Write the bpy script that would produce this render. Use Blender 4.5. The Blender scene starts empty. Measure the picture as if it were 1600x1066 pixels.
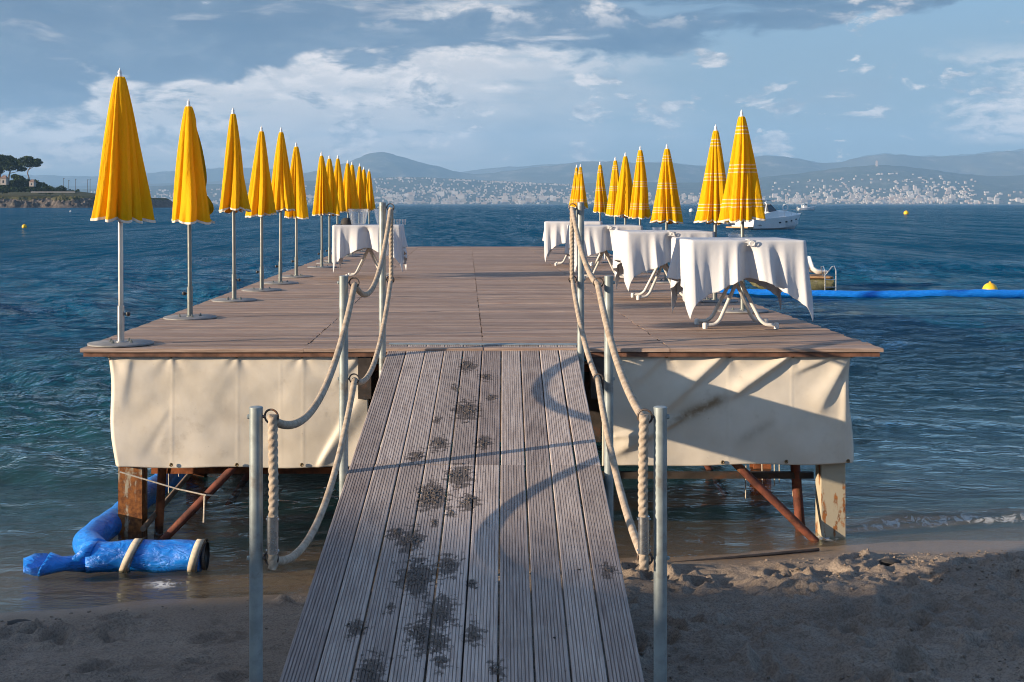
import bpy, math, random
import numpy as np
from mathutils import Vector, Matrix

R = math.radians
PI = math.pi
SC = bpy.context.scene
COL = SC.collection
EYE = 2.57          # camera height above the sea (sea level is z = 0)
DECK = 1.47         # top of the pier deck

# ------------------------------------------------------------------ camera
cam_d = bpy.data.cameras.new('camera')
cam = bpy.data.objects.new('camera', cam_d)
COL.objects.link(cam)
cam.location = (0, 0, EYE)
cam.rotation_euler = (R(90), 0, 0)
cam_d.sensor_width = 36
cam_d.lens = 45.0
cam_d.shift_x = 0.0444
cam_d.shift_y = -0.1337
cam_d.clip_start = 0.1
cam_d.clip_end = 60000
SC.camera = cam

# ------------------------------------------------------------------ sun and exposure
SUN_EL = R(11.5)
SUN_AZ = R(18.6)        # light travels towards +X and a little towards +Y
sun_d = bpy.data.lights.new('sun', 'SUN')
sun_d.energy = 5.0
sun_d.angle = R(0.53)
sun_d.color = (1.0, 0.80, 0.58)
sun = bpy.data.objects.new('sun', sun_d)
COL.objects.link(sun)
LD = Vector((math.cos(SUN_AZ) * math.cos(SUN_EL), math.sin(SUN_AZ) * math.cos(SUN_EL), -math.sin(SUN_EL)))
sun.rotation_euler = LD.to_track_quat('-Z', 'Y').to_euler()
sun.location = (-40, -15, 20)

vs = SC.view_settings
vs.view_transform = 'Standard'
vs.look = 'None'
vs.gamma = 1
vs.use_curve_mapping = False
vs.exposure = 1.3
SC.display_settings.display_device = 'sRGB'
cy = SC.cycles
cy.use_denoising = True
try:
    cy.denoiser = 'OPENIMAGEDENOISE'
except Exception:
    pass
cy.use_adaptive_sampling = True
cy.adaptive_threshold = 0.018
cy.max_bounces = 5
cy.diffuse_bounces = 2
cy.glossy_bounces = 2
cy.transmission_bounces = 6
cy.transparent_max_bounces = 20
cy.filter_width = 1.05
cy.volume_bounces = 0
cy.caustics_reflective = False
cy.caustics_refractive = False
cy.sample_clamp_indirect = 6


# ------------------------------------------------------------------ node helper
class NT:
    def __init__(s, tree):
        s.t = tree
        s.n = tree.nodes
        s.n.clear()

    def add(s, kind, **kw):
        nd = s.n.new(kind)
        for k, v in kw.items():
            setattr(nd, k, v)
        return nd

    def link(s, a, b):
        s.t.links.new(a, b)

    def put(s, sock, v):
        if v is None:
            return
        if hasattr(v, 'is_output') or isinstance(v, bpy.types.NodeSocket):
            s.link(v, sock)
        elif isinstance(v, (tuple, list)):
            v = tuple(v)
            n = len(sock.default_value)
            sock.default_value = v if len(v) == n else (v + (1.0,) if n == 4 else v[:n])
        else:
            sock.default_value = v

    def math(s, op, a, b=None, c=None, clamp=False):
        nd = s.add('ShaderNodeMath', operation=op, use_clamp=clamp)
        for i, v in enumerate((a, b, c)):
            if v is not None:
                s.put(nd.inputs[i], v)
        return nd.outputs[0]

    def mix(s, f, a, b, blend='MIX'):
        nd = s.add('ShaderNodeMix', data_type='RGBA', blend_type=blend)
        s.put(nd.inputs[0], f)
        s.put(nd.inputs[6], a)
        s.put(nd.inputs[7], b)
        return nd.outputs[2]

    def noise(s, vec, scale, detail=4, rough=0.55, dist=0.0, dim='3D'):
        nd = s.add('ShaderNodeTexNoise', noise_dimensions=dim)
        if vec is not None:
            s.link(vec, nd.inputs['Vector'])
        nd.inputs['Scale'].default_value = scale
        nd.inputs['Detail'].default_value = detail
        nd.inputs['Roughness'].default_value = rough
        nd.inputs['Distortion'].default_value = dist
        return nd.outputs['Fac']

    def mapping(s, vec, scale=(1, 1, 1), loc=(0, 0, 0), rot=(0, 0, 0)):
        nd = s.add('ShaderNodeMapping')
        s.link(vec, nd.inputs['Vector'])
        s.put(nd.inputs['Location'], loc)
        s.put(nd.inputs['Rotation'], rot)
        s.put(nd.inputs['Scale'], scale)
        return nd.outputs[0]

    def ss(s, v, lo, hi):                     # smoothstep, lo/hi may be sockets
        nd = s.add('ShaderNodeMapRange', interpolation_type='SMOOTHSTEP')
        s.put(nd.inputs[0], v)
        s.put(nd.inputs[1], lo)
        s.put(nd.inputs[2], hi)
        return nd.outputs[0]

    def ramp(s, f, stops):
        nd = s.add('ShaderNodeValToRGB')
        s.link(f, nd.inputs[0])
        e = nd.color_ramp.elements
        while len(e) > 1:
            e.remove(e[-1])
        e[0].position = stops[0][0]
        e[0].color = tuple(stops[0][1]) + (1,)
        for p, c in stops[1:]:
            k = e.new(p)
            k.color = tuple(c) + (1,)
        return nd.outputs[0]

    def bump(s, h, strength=0.3, dist=0.01, normal=None):
        nd = s.add('ShaderNodeBump')
        nd.inputs['Strength'].default_value = strength
        nd.inputs['Distance'].default_value = dist
        s.link(h, nd.inputs['Height'])
        if normal is not None:
            s.link(normal, nd.inputs['Normal'])
        return nd.outputs[0]


# ------------------------------------------------------------------ sky
world = bpy.data.worlds.new('World')
SC.world = world
world.use_nodes = True
W = NT(world.node_tree)
tc = W.add('ShaderNodeTexCoord')
sep = W.add('ShaderNodeSeparateXYZ')
W.link(tc.outputs['Generated'], sep.inputs[0])
sky = W.add('ShaderNodeTexSky', sky_type='NISHITA')
sky.sun_disc = False
sky.sun_elevation = SUN_EL
# sun stands at direction -LD ; nishita rotation is measured from +Y, clockwise seen from above
sky.sun_rotation = math.atan2(-LD.x, -LD.y)
sky.altitude = 0
sky.air_density = 1.0
sky.dust_density = 0.6
sky.ozone_density = 3.0
SKY_STRENGTH = 0.15
skyc = W.mix(1.0, sky.outputs[0], (SKY_STRENGTH * 0.62, SKY_STRENGTH * 0.92, SKY_STRENGTH * 1.10), 'MULTIPLY')

az = W.math('ARCTAN2', sep.outputs[0], sep.outputs[1])          # 0 straight ahead, + to the right
el = W.math('ARCSINE', sep.outputs[2])
comb = W.add('ShaderNodeCombineXYZ')
W.link(az, comb.inputs[0])
W.link(W.math('MULTIPLY', el, 2.4), comb.inputs[1])
P2 = comb.outputs[0]
wn = W.add('ShaderNodeTexNoise')
W.link(P2, wn.inputs['Vector'])
wn.inputs['Scale'].default_value = 9
wn.inputs['Detail'].default_value = 3
wv = W.add('ShaderNodeVectorMath', operation='SCALE')
W.link(wn.outputs['Color'], wv.inputs[0])
wv.inputs['Scale'].default_value = 0.06
wa = W.add('ShaderNodeVectorMath', operation='ADD')
W.link(P2, wa.inputs[0])
W.link(wv.outputs[0], wa.inputs[1])
PW = wa.outputs[0]
CREAM = (0.70, 0.625, 0.57)
SLATE = (0.028, 0.072, 0.140)
PALE = (0.190, 0.215, 0.245)
n_big = W.noise(PW, 7.0, 6, 0.56)
n_mid = W.noise(W.mapping(PW, loc=(3.1, 1.7, 0)), 17.0, 7, 0.6)
n_fine = W.noise(W.mapping(PW, loc=(7.7, 4.2, 0)), 42.0, 7, 0.62)
n_str = W.noise(W.mapping(PW, scale=(1, 3.2, 1), loc=(1.3, 9.2, 0)), 12.0, 6, 0.55)
# clear-air blue, dulled by a thin veil
low = W.ss(el, 0.36, 0.08)                 # low on the sky the air itself is pale
c0 = W.mix(W.math('MULTIPLY', low, 0.88), skyc, (0.150, 0.196, 0.243))
# thin pale sheet, thicker to the left (towards the sun side)
veil_az = W.ss(W.math('ADD', az, W.math('MULTIPLY', W.math('SUBTRACT', n_big, 0.5), 0.40)), 0.20, -0.06)
veil = W.math('MULTIPLY', veil_az, W.ss(n_str, 0.15, 0.50))
veil = W.math('MULTIPLY', veil, W.math('MULTIPLY', W.ss(el, 0.010, 0.045), W.ss(el, 0.35, 0.14)))
c1 = W.mix(W.math('MULTIPLY', veil, 0.95), c0, (0.50, 0.462, 0.44))
veil2 = W.math('MULTIPLY', W.ss(n_big, 0.45, 0.75), W.math('MULTIPLY', W.ss(el, 0.02, 0.07), W.ss(el, 0.40, 0.15)))
c1 = W.mix(W.math('MULTIPLY', veil2, 0.55), c1, PALE)
# broken cumulus, cream where the sun reaches it
cum_gate = W.math('MULTIPLY', W.ss(el, 0.018, 0.05), W.math('ADD', W.math('MULTIPLY', veil_az, 0.105), 0.0))
cum_v = W.math('ADD', n_mid, cum_gate)
cum = W.ss(cum_v, 0.575, 0.640)
c2 = W.mix(W.math('MULTIPLY', cum, 0.85), c1, W.mix(W.ss(n_fine, 0.35, 0.65), PALE, CREAM))
# little puffs low over the mountains
puff = W.math('MULTIPLY', W.ss(n_fine, 0.635, 0.70), W.math('MULTIPLY', W.ss(el, 0.018, 0.034), W.ss(el, 0.10, 0.06)))
c2 = W.mix(W.math('MULTIPLY', puff, 0.8), c2, CREAM)
# heap of cumulus to the right
hd = W.math('ADD', W.math('SUBTRACT', az, 0.405), W.math('MULTIPLY', W.math('SUBTRACT', n_mid, 0.5), -0.30))
he = W.math('MULTIPLY', W.ss(hd, -0.05, 0.02), W.math('MULTIPLY', W.ss(el, 0.040, 0.052), W.ss(el, 0.125, 0.085)))
c2 = W.mix(W.math('MULTIPLY', he, W.ss(n_fine, 0.36, 0.56)), c2, CREAM)
# long slate-blue stratocumulus bank across the upper sky
edge = W.math('ADD', 0.106, W.math('MULTIPLY', az, 0.090))
rag = W.math('MULTIPLY', W.math('SUBTRACT', n_big, 0.5), 0.16)
rag2 = W.math('MULTIPLY', W.math('SUBTRACT', n_mid, 0.5), 0.055)
bv = W.math('SUBTRACT', W.math('ADD', el, W.math('ADD', rag, rag2)), edge)
bank = W.ss(bv, -0.004, 0.010)
rim = W.math('MULTIPLY', W.ss(bv, -0.030, -0.006), W.ss(bv, 0.004, -0.006))
rim = W.math('MULTIPLY', rim, W.math('MULTIPLY', W.ss(n_fine, 0.38, 0.60), W.ss(az, 0.22, -0.02)))
c2 = W.mix(W.math('MULTIPLY', rim, 0.85), c2, CREAM)
fall = W.ss(W.math('ADD', el, W.math('MULTIPLY', W.math('SUBTRACT', n_str, 0.5), 0.22)), 0.195, 0.150)
bank = W.math('MULTIPLY', bank, W.math('ADD', W.math('MULTIPLY', fall, 0.75), 0.25))
slate = W.mix(W.ss(n_mid, 0.35, 0.72), SLATE, (0.078, 0.126, 0.190))
c3 = W.mix(W.math('MULTIPLY', bank, 0.93), c2, slate)
# sunlit tops breaking through the bank
tops = W.math('MULTIPLY', W.ss(n_mid, 0.57, 0.68), W.ss(el, 0.128, 0.158))
c3 = W.mix(W.math('MULTIPLY', tops, 0.85), c3, CREAM)
bg = W.add('ShaderNodeBackground')
W.link(c3, bg.inputs['Color'])
bg.inputs['Strength'].default_value = 0.70
wo = W.add('ShaderNodeOutputWorld')
W.link(bg.outputs[0], wo.inputs['Surface'])


# ------------------------------------------------------------------ material helpers
def new_mat(name):
    m = bpy.data.materials.new(name)
    m.use_nodes = True
    return m, NT(m.node_tree)


def finish(m, n, shader, disp=None):
    o = n.add('ShaderNodeOutputMaterial')
    n.link(shader, o.inputs['Surface'])
    return m


def principled(n, color, rough=0.6, metal=0.0, normal=None, spec=0.5, **kw):
    b = n.add('ShaderNodeBsdfPrincipled')
    n.put(b.inputs['Base Color'], color)
    n.put(b.inputs['Roughness'], rough)
    n.put(b.inputs['Metallic'], metal)
    n.put(b.inputs['Specular IOR Level'], spec)
    if normal is not None:
        n.link(normal, b.inputs['Normal'])
    for k, v in kw.items():
        n.put(b.inputs[k], v)
    return b.outputs[0]


def simple_mat(name, c, rough=0.6, metal=0.0, var=0.18, scale=20.0, bump=0.0, bscale=None, spec=0.5, dirt=None):
    m, n = new_mat(name)
    co = n.add('ShaderNodeTexCoord').outputs['Object']
    f = n.noise(co, scale, 5, 0.6)
    lo = tuple(x * (1 - var) for x in c)
    hi = tuple(min(1, x * (1 + var)) for x in c)
    colr = n.mix(n.ss(f, 0.3, 0.7), lo, hi)
    if dirt:
        g = n.noise(n.mapping(co, loc=(4, 2, 7)), scale * 0.6, 7, 0.65)
        colr = n.mix(n.math('MULTIPLY', n.ss(g, 0.54, 0.70), dirt[1]), colr, dirt[0])
    nm = None
    if bump:
        nm = n.bump(n.noise(co, bscale or scale * 4, 4, 0.6), bump, 0.004)
    rr = n.math('ADD', rough - 0.08, n.math('MULTIPLY', f, 0.16), clamp=True)
    return finish(m, n, principled(n, colr, rr, metal, nm, spec))


def wood_mat(name, axis, base, dark, grain=1.0, per='object', red=None):
    """weathered boards; the grain runs along axis (0 = x, 1 = y)"""
    m, n = new_mat(name)
    if per == 'object':
        co = n.add('ShaderNodeTexCoord').outputs['Object']
        rnd = n.add('ShaderNodeObjectInfo').outputs['Random']
    else:
        co = n.add('ShaderNodeTexCoord').outputs['Object']
        rnd = n.add('ShaderNodeNewGeometry').outputs['Random Per Island']
    off = n.add('ShaderNodeCombineXYZ')
    n.link(n.math('MULTIPLY', rnd, 37.0), off.inputs[0])
    n.link(n.math('MULTIPLY', rnd, 91.0), off.inputs[1])
    av = n.add('ShaderNodeVectorMath', operation='ADD')
    n.link(co, av.inputs[0])
    n.link(off.outputs[0], av.inputs[1])
    sc = (0.9, 26, 26) if axis == 0 else (26, 0.9, 26)
    g1 = n.noise(n.mapping(av.outputs[0], scale=sc), 3.0 * grain, 6, 0.65, 0.4)
    sc2 = (0.6, 3, 3) if axis == 0 else (3, 0.6, 3)
    g2 = n.noise(n.mapping(av.outputs[0], scale=sc2), 1.6, 5, 0.6)
    c = n.mix(n.ss(g1, 0.32, 0.70), dark, base)
    tint = n.ramp(rnd, [(0.0, (0.72, 0.66, 0.63)), (0.35, (0.92, 0.88, 0.86)), (0.7, (1.04, 1.0, 0.98)), (1.0, (1.22, 1.16, 1.12))])
    c = n.mix(1.0, c, tint, 'MULTIPLY')
    c = n.mix(n.math('MULTIPLY', n.ss(g2, 0.50, 0.75), 0.45), c, tuple(x * 0.5 for x in dark))
    if red:
        c = n.mix(n.math('MULTIPLY', n.ss(g2, 0.48, 0.30), 0.5), c, red)
    nm = n.bump(g1, 0.35, 0.003)
    return finish(m, n, principled(n, c, n.math('ADD', 0.55, n.math('MULTIPLY', g1, 0.3)), 0, nm, 0.35))


M = {}
M['deck'] = wood_mat('deck_wood', 0, (0.475, 0.365, 0.290), (0.215, 0.145, 0.108), red=(0.27, 0.155, 0.11))
M['deck_far'] = wood_mat('deck_wood_far', 0, (0.475, 0.365, 0.290), (0.215, 0.145, 0.108), per='island', red=(0.22, 0.115, 0.075))
M['edge_wood'] = simple_mat('edge_wood', (0.16, 0.075, 0.045), 0.7, var=0.45, scale=9, bump=0.4)
M['galv'] = simple_mat('galvanised_steel', (0.285, 0.325, 0.325), 0.45, 0.35, var=0.16, scale=14, bump=0.10, dirt=((0.13, 0.09, 0.07), 0.55))
M['pole_grey'] = simple_mat('grey_pole_paint', (0.20, 0.22, 0.21), 0.4, 0.5, var=0.12, scale=10)
M['pole_silver'] = simple_mat('silver_pole', (0.52, 0.52, 0.51), 0.32, 0.85, var=0.10, scale=10)
M['plate'] = simple_mat('base_plate_grey', (0.215, 0.215, 0.215), 0.65, 0.1, var=0.22, scale=12, dirt=((0.2, 0.14, 0.1), 0.4))
M['black'] = simple_mat('black_plastic', (0.02, 0.02, 0.022), 0.4)
M['white_plastic'] = simple_mat('white_plastic', (0.78, 0.77, 0.74), 0.4, var=0.05)
M['white_frame'] = simple_mat('white_frame_paint', (0.68, 0.66, 0.62), 0.38, var=0.08, scale=8, dirt=((0.34, 0.31, 0.28), 0.3))
M['trim_white'] = simple_mat('white_hem_tape', (0.74, 0.66, 0.56), 0.8, var=0.1, scale=30)
M['rust'] = simple_mat('rusty_steel', (0.235, 0.075, 0.026), 0.85, 0.1, var=0.55, scale=9, bump=0.5, bscale=60, dirt=((0.06, 0.022, 0.012), 0.8))
M['rust_red'] = simple_mat('red_rusty_pipe', (0.125, 0.036, 0.020), 0.8, 0.1, var=0.45, scale=12, bump=0.5, bscale=70, dirt=((0.24, 0.11, 0.04), 0.7))
M['dark_steel'] = simple_mat('dark_weathered_steel', (0.055, 0.045, 0.04), 0.8, 0.2, var=0.4, scale=8, dirt=((0.16, 0.06, 0.025), 0.7))
M['joist'] = simple_mat('joist_timber', (0.18, 0.125, 0.085), 0.85, var=0.35, scale=7, bump=0.4)
M['ring'] = simple_mat('rusty_ring', (0.12, 0.10, 0.09), 0.55, 0.7, var=0.4, scale=40, dirt=((0.26, 0.11, 0.04), 0.8))
M['sleeve'] = simple_mat('steel_sleeve', (0.55, 0.55, 0.54), 0.28, 0.95, var=0.08, scale=30)
M['brass'] = simple_mat('brass_grommet', (0.24, 0.17, 0.09), 0.4, 0.8, var=0.3, scale=60)
M['cord'] = simple_mat('pale_cord', (0.55, 0.48, 0.38), 0.9, var=0.2, scale=60)
M['strap'] = simple_mat('beige_strap', (0.52, 0.45, 0.34), 0.85, var=0.18, scale=30)
M['buoy'] = simple_mat('yellow_buoy', (0.85, 0.50, 0.02), 0.4, var=0.08, scale=6)
M['gel'] = simple_mat('white_gelcoat', (0.74, 0.75, 0.75), 0.25, var=0.03, scale=3)
M['gel_grey'] = simple_mat('grey_gelcoat', (0.42, 0.45, 0.48), 0.35, var=0.06, scale=3)
M['tint_glass'] = simple_mat('dark_tinted_glass', (0.02, 0.03, 0.045), 0.1, var=0.1, scale=3)
M['teak'] = simple_mat('teak', (0.42, 0.24, 0.11), 0.6, var=0.25, scale=8)
M['algae'] = simple_mat('algae_float', (0.16, 0.15, 0.07), 0.7, var=0.5, scale=7, dirt=((0.5, 0.47, 0.4), 0.6))
M['rubber'] = simple_mat('rubber', (0.035, 0.033, 0.032), 0.8, var=0.3)


def rope_mat():
    m, n = new_mat('weathered_rope')
    co = n.add('ShaderNodeTexCoord').outputs['Object']
    f = n.noise(co, 26, 5, 0.6)
    g = n.noise(co, 240, 3, 0.6)
    c = n.mix(n.ss(f, 0.3, 0.7), (0.30, 0.235, 0.175), (0.47, 0.395, 0.31))
    nm = n.bump(g, 0.5, 0.003)
    return finish(m, n, principled(n, c, 0.9, 0, nm, 0.2))


M['rope'] = rope_mat()


def leg_mat(nm_, lo, hi):
    """off-white painted H-beam bleeding rust"""
    m, n = new_mat(nm_)
    co = n.add('ShaderNodeTexCoord').outputs['Object']
    f = n.noise(n.mapping(co, scale=(3, 3, 0.8)), 3.4, 6, 0.65)
    g = n.noise(co, 22, 5, 0.65)
    rc = n.mix(n.ss(g, 0.3, 0.7), (0.10, 0.035, 0.014), (0.34, 0.13, 0.035))
    mask = n.ss(n.math('ADD', f, n.math('MULTIPLY', g, 0.25)), lo, hi)
    rnd = n.add('ShaderNodeObjectInfo').outputs['Random']
    c = n.mix(mask, (0.42, 0.37, 0.27), rc)
    nm = n.bump(g, 0.4, 0.004)
    return finish(m, n, principled(n, c, 0.75, 0.05, nm, 0.3))


M['beam_cream'] = leg_mat('rust_streaked_beam', 0.66, 0.74)
M['beam_rusty'] = leg_mat('cream_beam_gone_to_rust', 0.50, 0.60)


def fabric_mat(name, stripes):
    m, n = new_mat(name)
    tcn = n.add('ShaderNodeTexCoord')
    co = tcn.outputs['Object']
    rnd = n.add('ShaderNodeObjectInfo').outputs['Random']
    f = n.noise(co, 5, 5, 0.6)
    c = n.mix(n.ss(f, 0.3, 0.75), (0.88, 0.485, 0.004), (0.94, 0.575, 0.008))
    c = n.mix(n.math('MULTIPLY', rnd, 0.35), c, (0.90, 0.50, 0.004))
    if stripes:
        a = n.add('ShaderNodeAttribute', attribute_name='along').outputs['Fac']
        tot = None
        for t0 in stripes:
            d = n.math('ABSOLUTE', n.math('SUBTRACT', a, t0))
            k = n.math('LESS_THAN', d, 0.0048)
            tot = k if tot is None else n.math('MAXIMUM', tot, k)
        c = n.mix(n.math('MULTIPLY', tot, 0.85), c, (0.85, 0.74, 0.52))
    w = n.noise(n.mapping(co, scale=(1, 1, 0.55)), 14, 5, 0.6, 0.6)
    wv_ = n.noise(co, 420, 2, 0.5)
    nm = n.bump(w, 0.6, 0.02)
    nm = n.bump(wv_, 0.12, 0.001, nm)
    b = principled(n, c, 0.82, 0, nm, 0.2)
    tr = n.add('ShaderNodeBsdfTranslucent')
    n.put(tr.inputs[0], n.mix(0.7, c, (1.0, 0.42, 0.0)))
    mx = n.add('ShaderNodeMixShader')
    mx.inputs[0].default_value = 0.34
    n.link(b, mx.inputs[1])
    n.link(tr.outputs[0], mx.inputs[2])
    return finish(m, n, mx.outputs[0])


M['yellow'] = fabric_mat('yellow_canvas', None)
st = []
for c0_ in (0.13, 0.50, 0.83):
    st += [c0_ - 0.035, c0_, c0_ + 0.035]
M['yellow_stripe'] = fabric_mat('yellow_striped_canvas', st)


def cloth_mat():
    m, n = new_mat('white_tablecloth')
    co = n.add('ShaderNodeTexCoord').outputs['Object']
    w = n.noise(co, 500, 2, 0.5)
    f = n.noise(co, 7, 5, 0.55)
    nm = n.bump(f, 0.25, 0.02)
    nm = n.bump(w, 0.1, 0.001, nm)
    b = principled(n, (0.70, 0.71, 0.735), 0.85, 0, nm, 0.2)
    tr = n.add('ShaderNodeBsdfTranslucent')
    n.put(tr.inputs[0], (0.62, 0.625, 0.64))
    mx = n.add('ShaderNodeMixShader')
    mx.inputs[0].default_value = 0.2
    n.link(b, mx.inputs[1])
    n.link(tr.outputs[0], mx.inputs[2])
    return finish(m, n, mx.outputs[0])


M['cloth'] = cloth_mat()


def tarp_mat():
    m, n = new_mat('cream_tarpaulin')
    co = n.add('ShaderNodeTexCoord').outputs['Object']
    f = n.noise(co, 2.2, 5, 0.6)
    g = n.noise(n.mapping(co, loc=(3, 3, 3)), 5.5, 7, 0.68)
    sp = n.noise(co, 60, 3, 0.6)
    c = n.mix(n.ss(f, 0.3, 0.7), (0.60, 0.535, 0.43), (0.69, 0.63, 0.53))
    c = n.mix(n.math('MULTIPLY', n.ss(g, 0.58, 0.75), 0.35), c, (0.40, 0.33, 0.24))
    c = n.mix(n.math('MULTIPLY', n.ss(sp, 0.70, 0.76), 0.5), c, (0.22, 0.18, 0.13))
    a = n.add('ShaderNodeAttribute', attribute_name='soil').outputs['Fac']
    c = n.mix(n.math('MULTIPLY', a, n.ss(n.noise(co, 24, 6, 0.7), 0.05, 0.62)), c, (0.22, 0.155, 0.09))
    nm = n.bump(n.noise(co, 7, 3, 0.5), 0.08, 0.02)
    return finish(m, n, principled(n, c, 0.55, 0, nm, 0.35))


M['tarp'] = tarp_mat()


def blue_mat():
    m, n = new_mat('blue_pvc_tarpaulin')
    co = n.add('ShaderNodeTexCoord').outputs['Object']
    f = n.noise(n.mapping(co, scale=(0.6, 1, 1.4)), 15, 6, 0.62, 0.9)
    nm = n.bump(f, 0.9, 0.03)
    c = n.mix(n.ss(f, 0.3, 0.7), (0.004, 0.17, 0.70), (0.012, 0.26, 0.86))
    return finish(m, n, principled(n, c, 0.28, 0, nm, 0.5))


M['blue'] = blue_mat()


def clear_mat():
    m, n = new_mat('clear_acrylic')
    gl = n.add('ShaderNodeBsdfGlossy')
    n.put(gl.inputs['Color'], (0.95, 0.95, 0.95))
    n.put(gl.inputs['Roughness'], 0.06)
    tp = n.add('ShaderNodeBsdfTransparent')
    n.put(tp.inputs[0], (0.95, 0.96, 0.97))
    df = n.add('ShaderNodeBsdfTranslucent')
    n.put(df.inputs[0], (0.8, 0.8, 0.8))
    fr = n.add('ShaderNodeLayerWeight')
    fr.inputs[0].default_value = 0.22
    m0 = n.add('ShaderNodeMixShader')
    m0.inputs[0].default_value = 0.16
    n.link(tp.outputs[0], m0.inputs[1])
    n.link(df.outputs[0], m0.inputs[2])
    mx = n.add('ShaderNodeMixShader')
    n.link(n.math('MULTIPLY', fr.outputs['Facing'], 0.45), mx.inputs[0])
    n.link(m0.outputs[0], mx.inputs[1])
    n.link(gl.outputs[0], mx.inputs[2])
    return finish(m, n, mx.outputs[0])


M['clear'] = clear_mat()


def ramp_mat():
    """grey weathered grooved boards of the gangway, with wet sand trodden on"""
    m, n = new_mat('gangway_wood')
    co = n.add('ShaderNodeTexCoord').outputs['Object']
    geo = n.add('ShaderNodeNewGeometry')
    rnd = n.add('ShaderNodeObjectInfo').outputs['Random']
    off = n.add('ShaderNodeCombineXYZ')
    n.link(n.math('MULTIPLY', rnd, 31.0), off.inputs[0])
    n.link(n.math('MULTIPLY', rnd, 57.0), off.inputs[1])
    av = n.add('ShaderNodeVectorMath', operation='ADD')
    n.link(co, av.inputs[0])
    n.link(off.outputs[0], av.inputs[1])
    g1 = n.noise(n.mapping(av.outputs[0], scale=(30, 1.1, 30)), 3.0, 6, 0.65, 0.3)
    g2 = n.noise(n.mapping(av.outputs[0], scale=(2, 0.7, 2)), 2.2, 5, 0.6)
    c = n.mix(n.ss(g1, 0.30, 0.72), (0.29, 0.242, 0.220), (0.52, 0.462, 0.425))
    tint = n.ramp(rnd, [(0.0, (0.70, 0.66, 0.66)), (0.5, (0.98, 0.95, 0.93)), (1.0, (1.24, 1.20, 1.17))])
    c = n.mix(1.0, c, tint, 'MULTIPLY')
    c = n.mix(n.math('MULTIPLY', n.ss(g2, 0.52, 0.75), 0.35), c, (0.10, 0.075, 0.07))
    # groove floors mixed towards dark brown
    gr = n.add('ShaderNodeAttribute', attribute_name='groove').outputs['Fac']
    c = n.mix(n.math('MULTIPLY', gr, 0.40), c, (0.085, 0.070, 0.064))
    # damp patches under the trodden sand
    da = n.add('ShaderNodeAttribute', attribute_name='damp').outputs['Fac']
    dn = n.noise(geo.outputs['Position'], 24, 6, 0.68)
    dm = n.ss(n.math('ADD', da, n.math('MULTIPLY', n.math('SUBTRACT', dn, 0.5), 2.6)), 0.40, 0.62)
    # pale dry sand dust
    d = n.noise(geo.outputs['Position'], 2.3, 7, 0.68)
    c = n.mix(n.math('MULTIPLY', n.ss(d, 0.52, 0.72), 0.30), c, (0.50, 0.44, 0.38))
    c = n.mix(n.math('MULTIPLY', dm, 0.80), c, (0.075, 0.060, 0.052))
    nm = n.bump(g1, 0.3, 0.003)
    return finish(m, n, principled(n, c, 0.75, 0, nm, 0.25))


M['ramp'] = ramp_mat()
M['wet_sand'] = simple_mat('wet_sand_clump', (0.105, 0.083, 0.068), 0.7, var=0.6, scale=120, bump=0.6, bscale=400)


def sand_mat():
    m, n = new_mat('beach_sand')
    geo = n.add('ShaderNodeNewGeometry')
    p = geo.outputs['Position']
    f = n.noise(p, 1.6, 6, 0.6)
    g = n.noise(p, 75, 4, 0.75)
    h = n.noise(p, 14, 6, 0.7)
    c = n.mix(n.ss(f, 0.3, 0.7), (0.25, 0.198, 0.157), (0.33, 0.268, 0.215))
    c = n.mix(n.math('MULTIPLY', n.ss(g, 0.42, 0.64), 0.62), c, (0.10, 0.076, 0.058))
    k = n.noise(p, 5.5, 6, 0.7)
    c = n.mix(n.math('MULTIPLY', n.ss(k, 0.50, 0.66), 0.45), c, (0.115, 0.088, 0.068))
    wet = n.add('ShaderNodeAttribute', attribute_name='wet').outputs['Fac']
    c = n.mix(wet, c, (0.235, 0.165, 0.108))
    nm = n.bump(h, 0.5, 0.03)
    dry = n.math('SUBTRACT', 1.0, wet)
    b2 = n.add('ShaderNodeBump')
    b2.inputs['Distance'].default_value = 0.014
    n.link(n.math('MULTIPLY', dry, 0.75), b2.inputs['Strength'])
    n.link(g, b2.inputs['Height'])
    n.link(nm, b2.inputs['Normal'])
    rough = n.math('SUBTRACT', 0.92, n.math('MULTIPLY', wet, 0.62))
    return finish(m, n, principled(n, c, rough, 0, b2.outputs[0], 0.4))


M['sand'] = sand_mat()


M['sand_crumb'] = simple_mat('dry_sand_crumb', (0.21, 0.165, 0.128), 0.95, var=0.6, scale=7)


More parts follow.
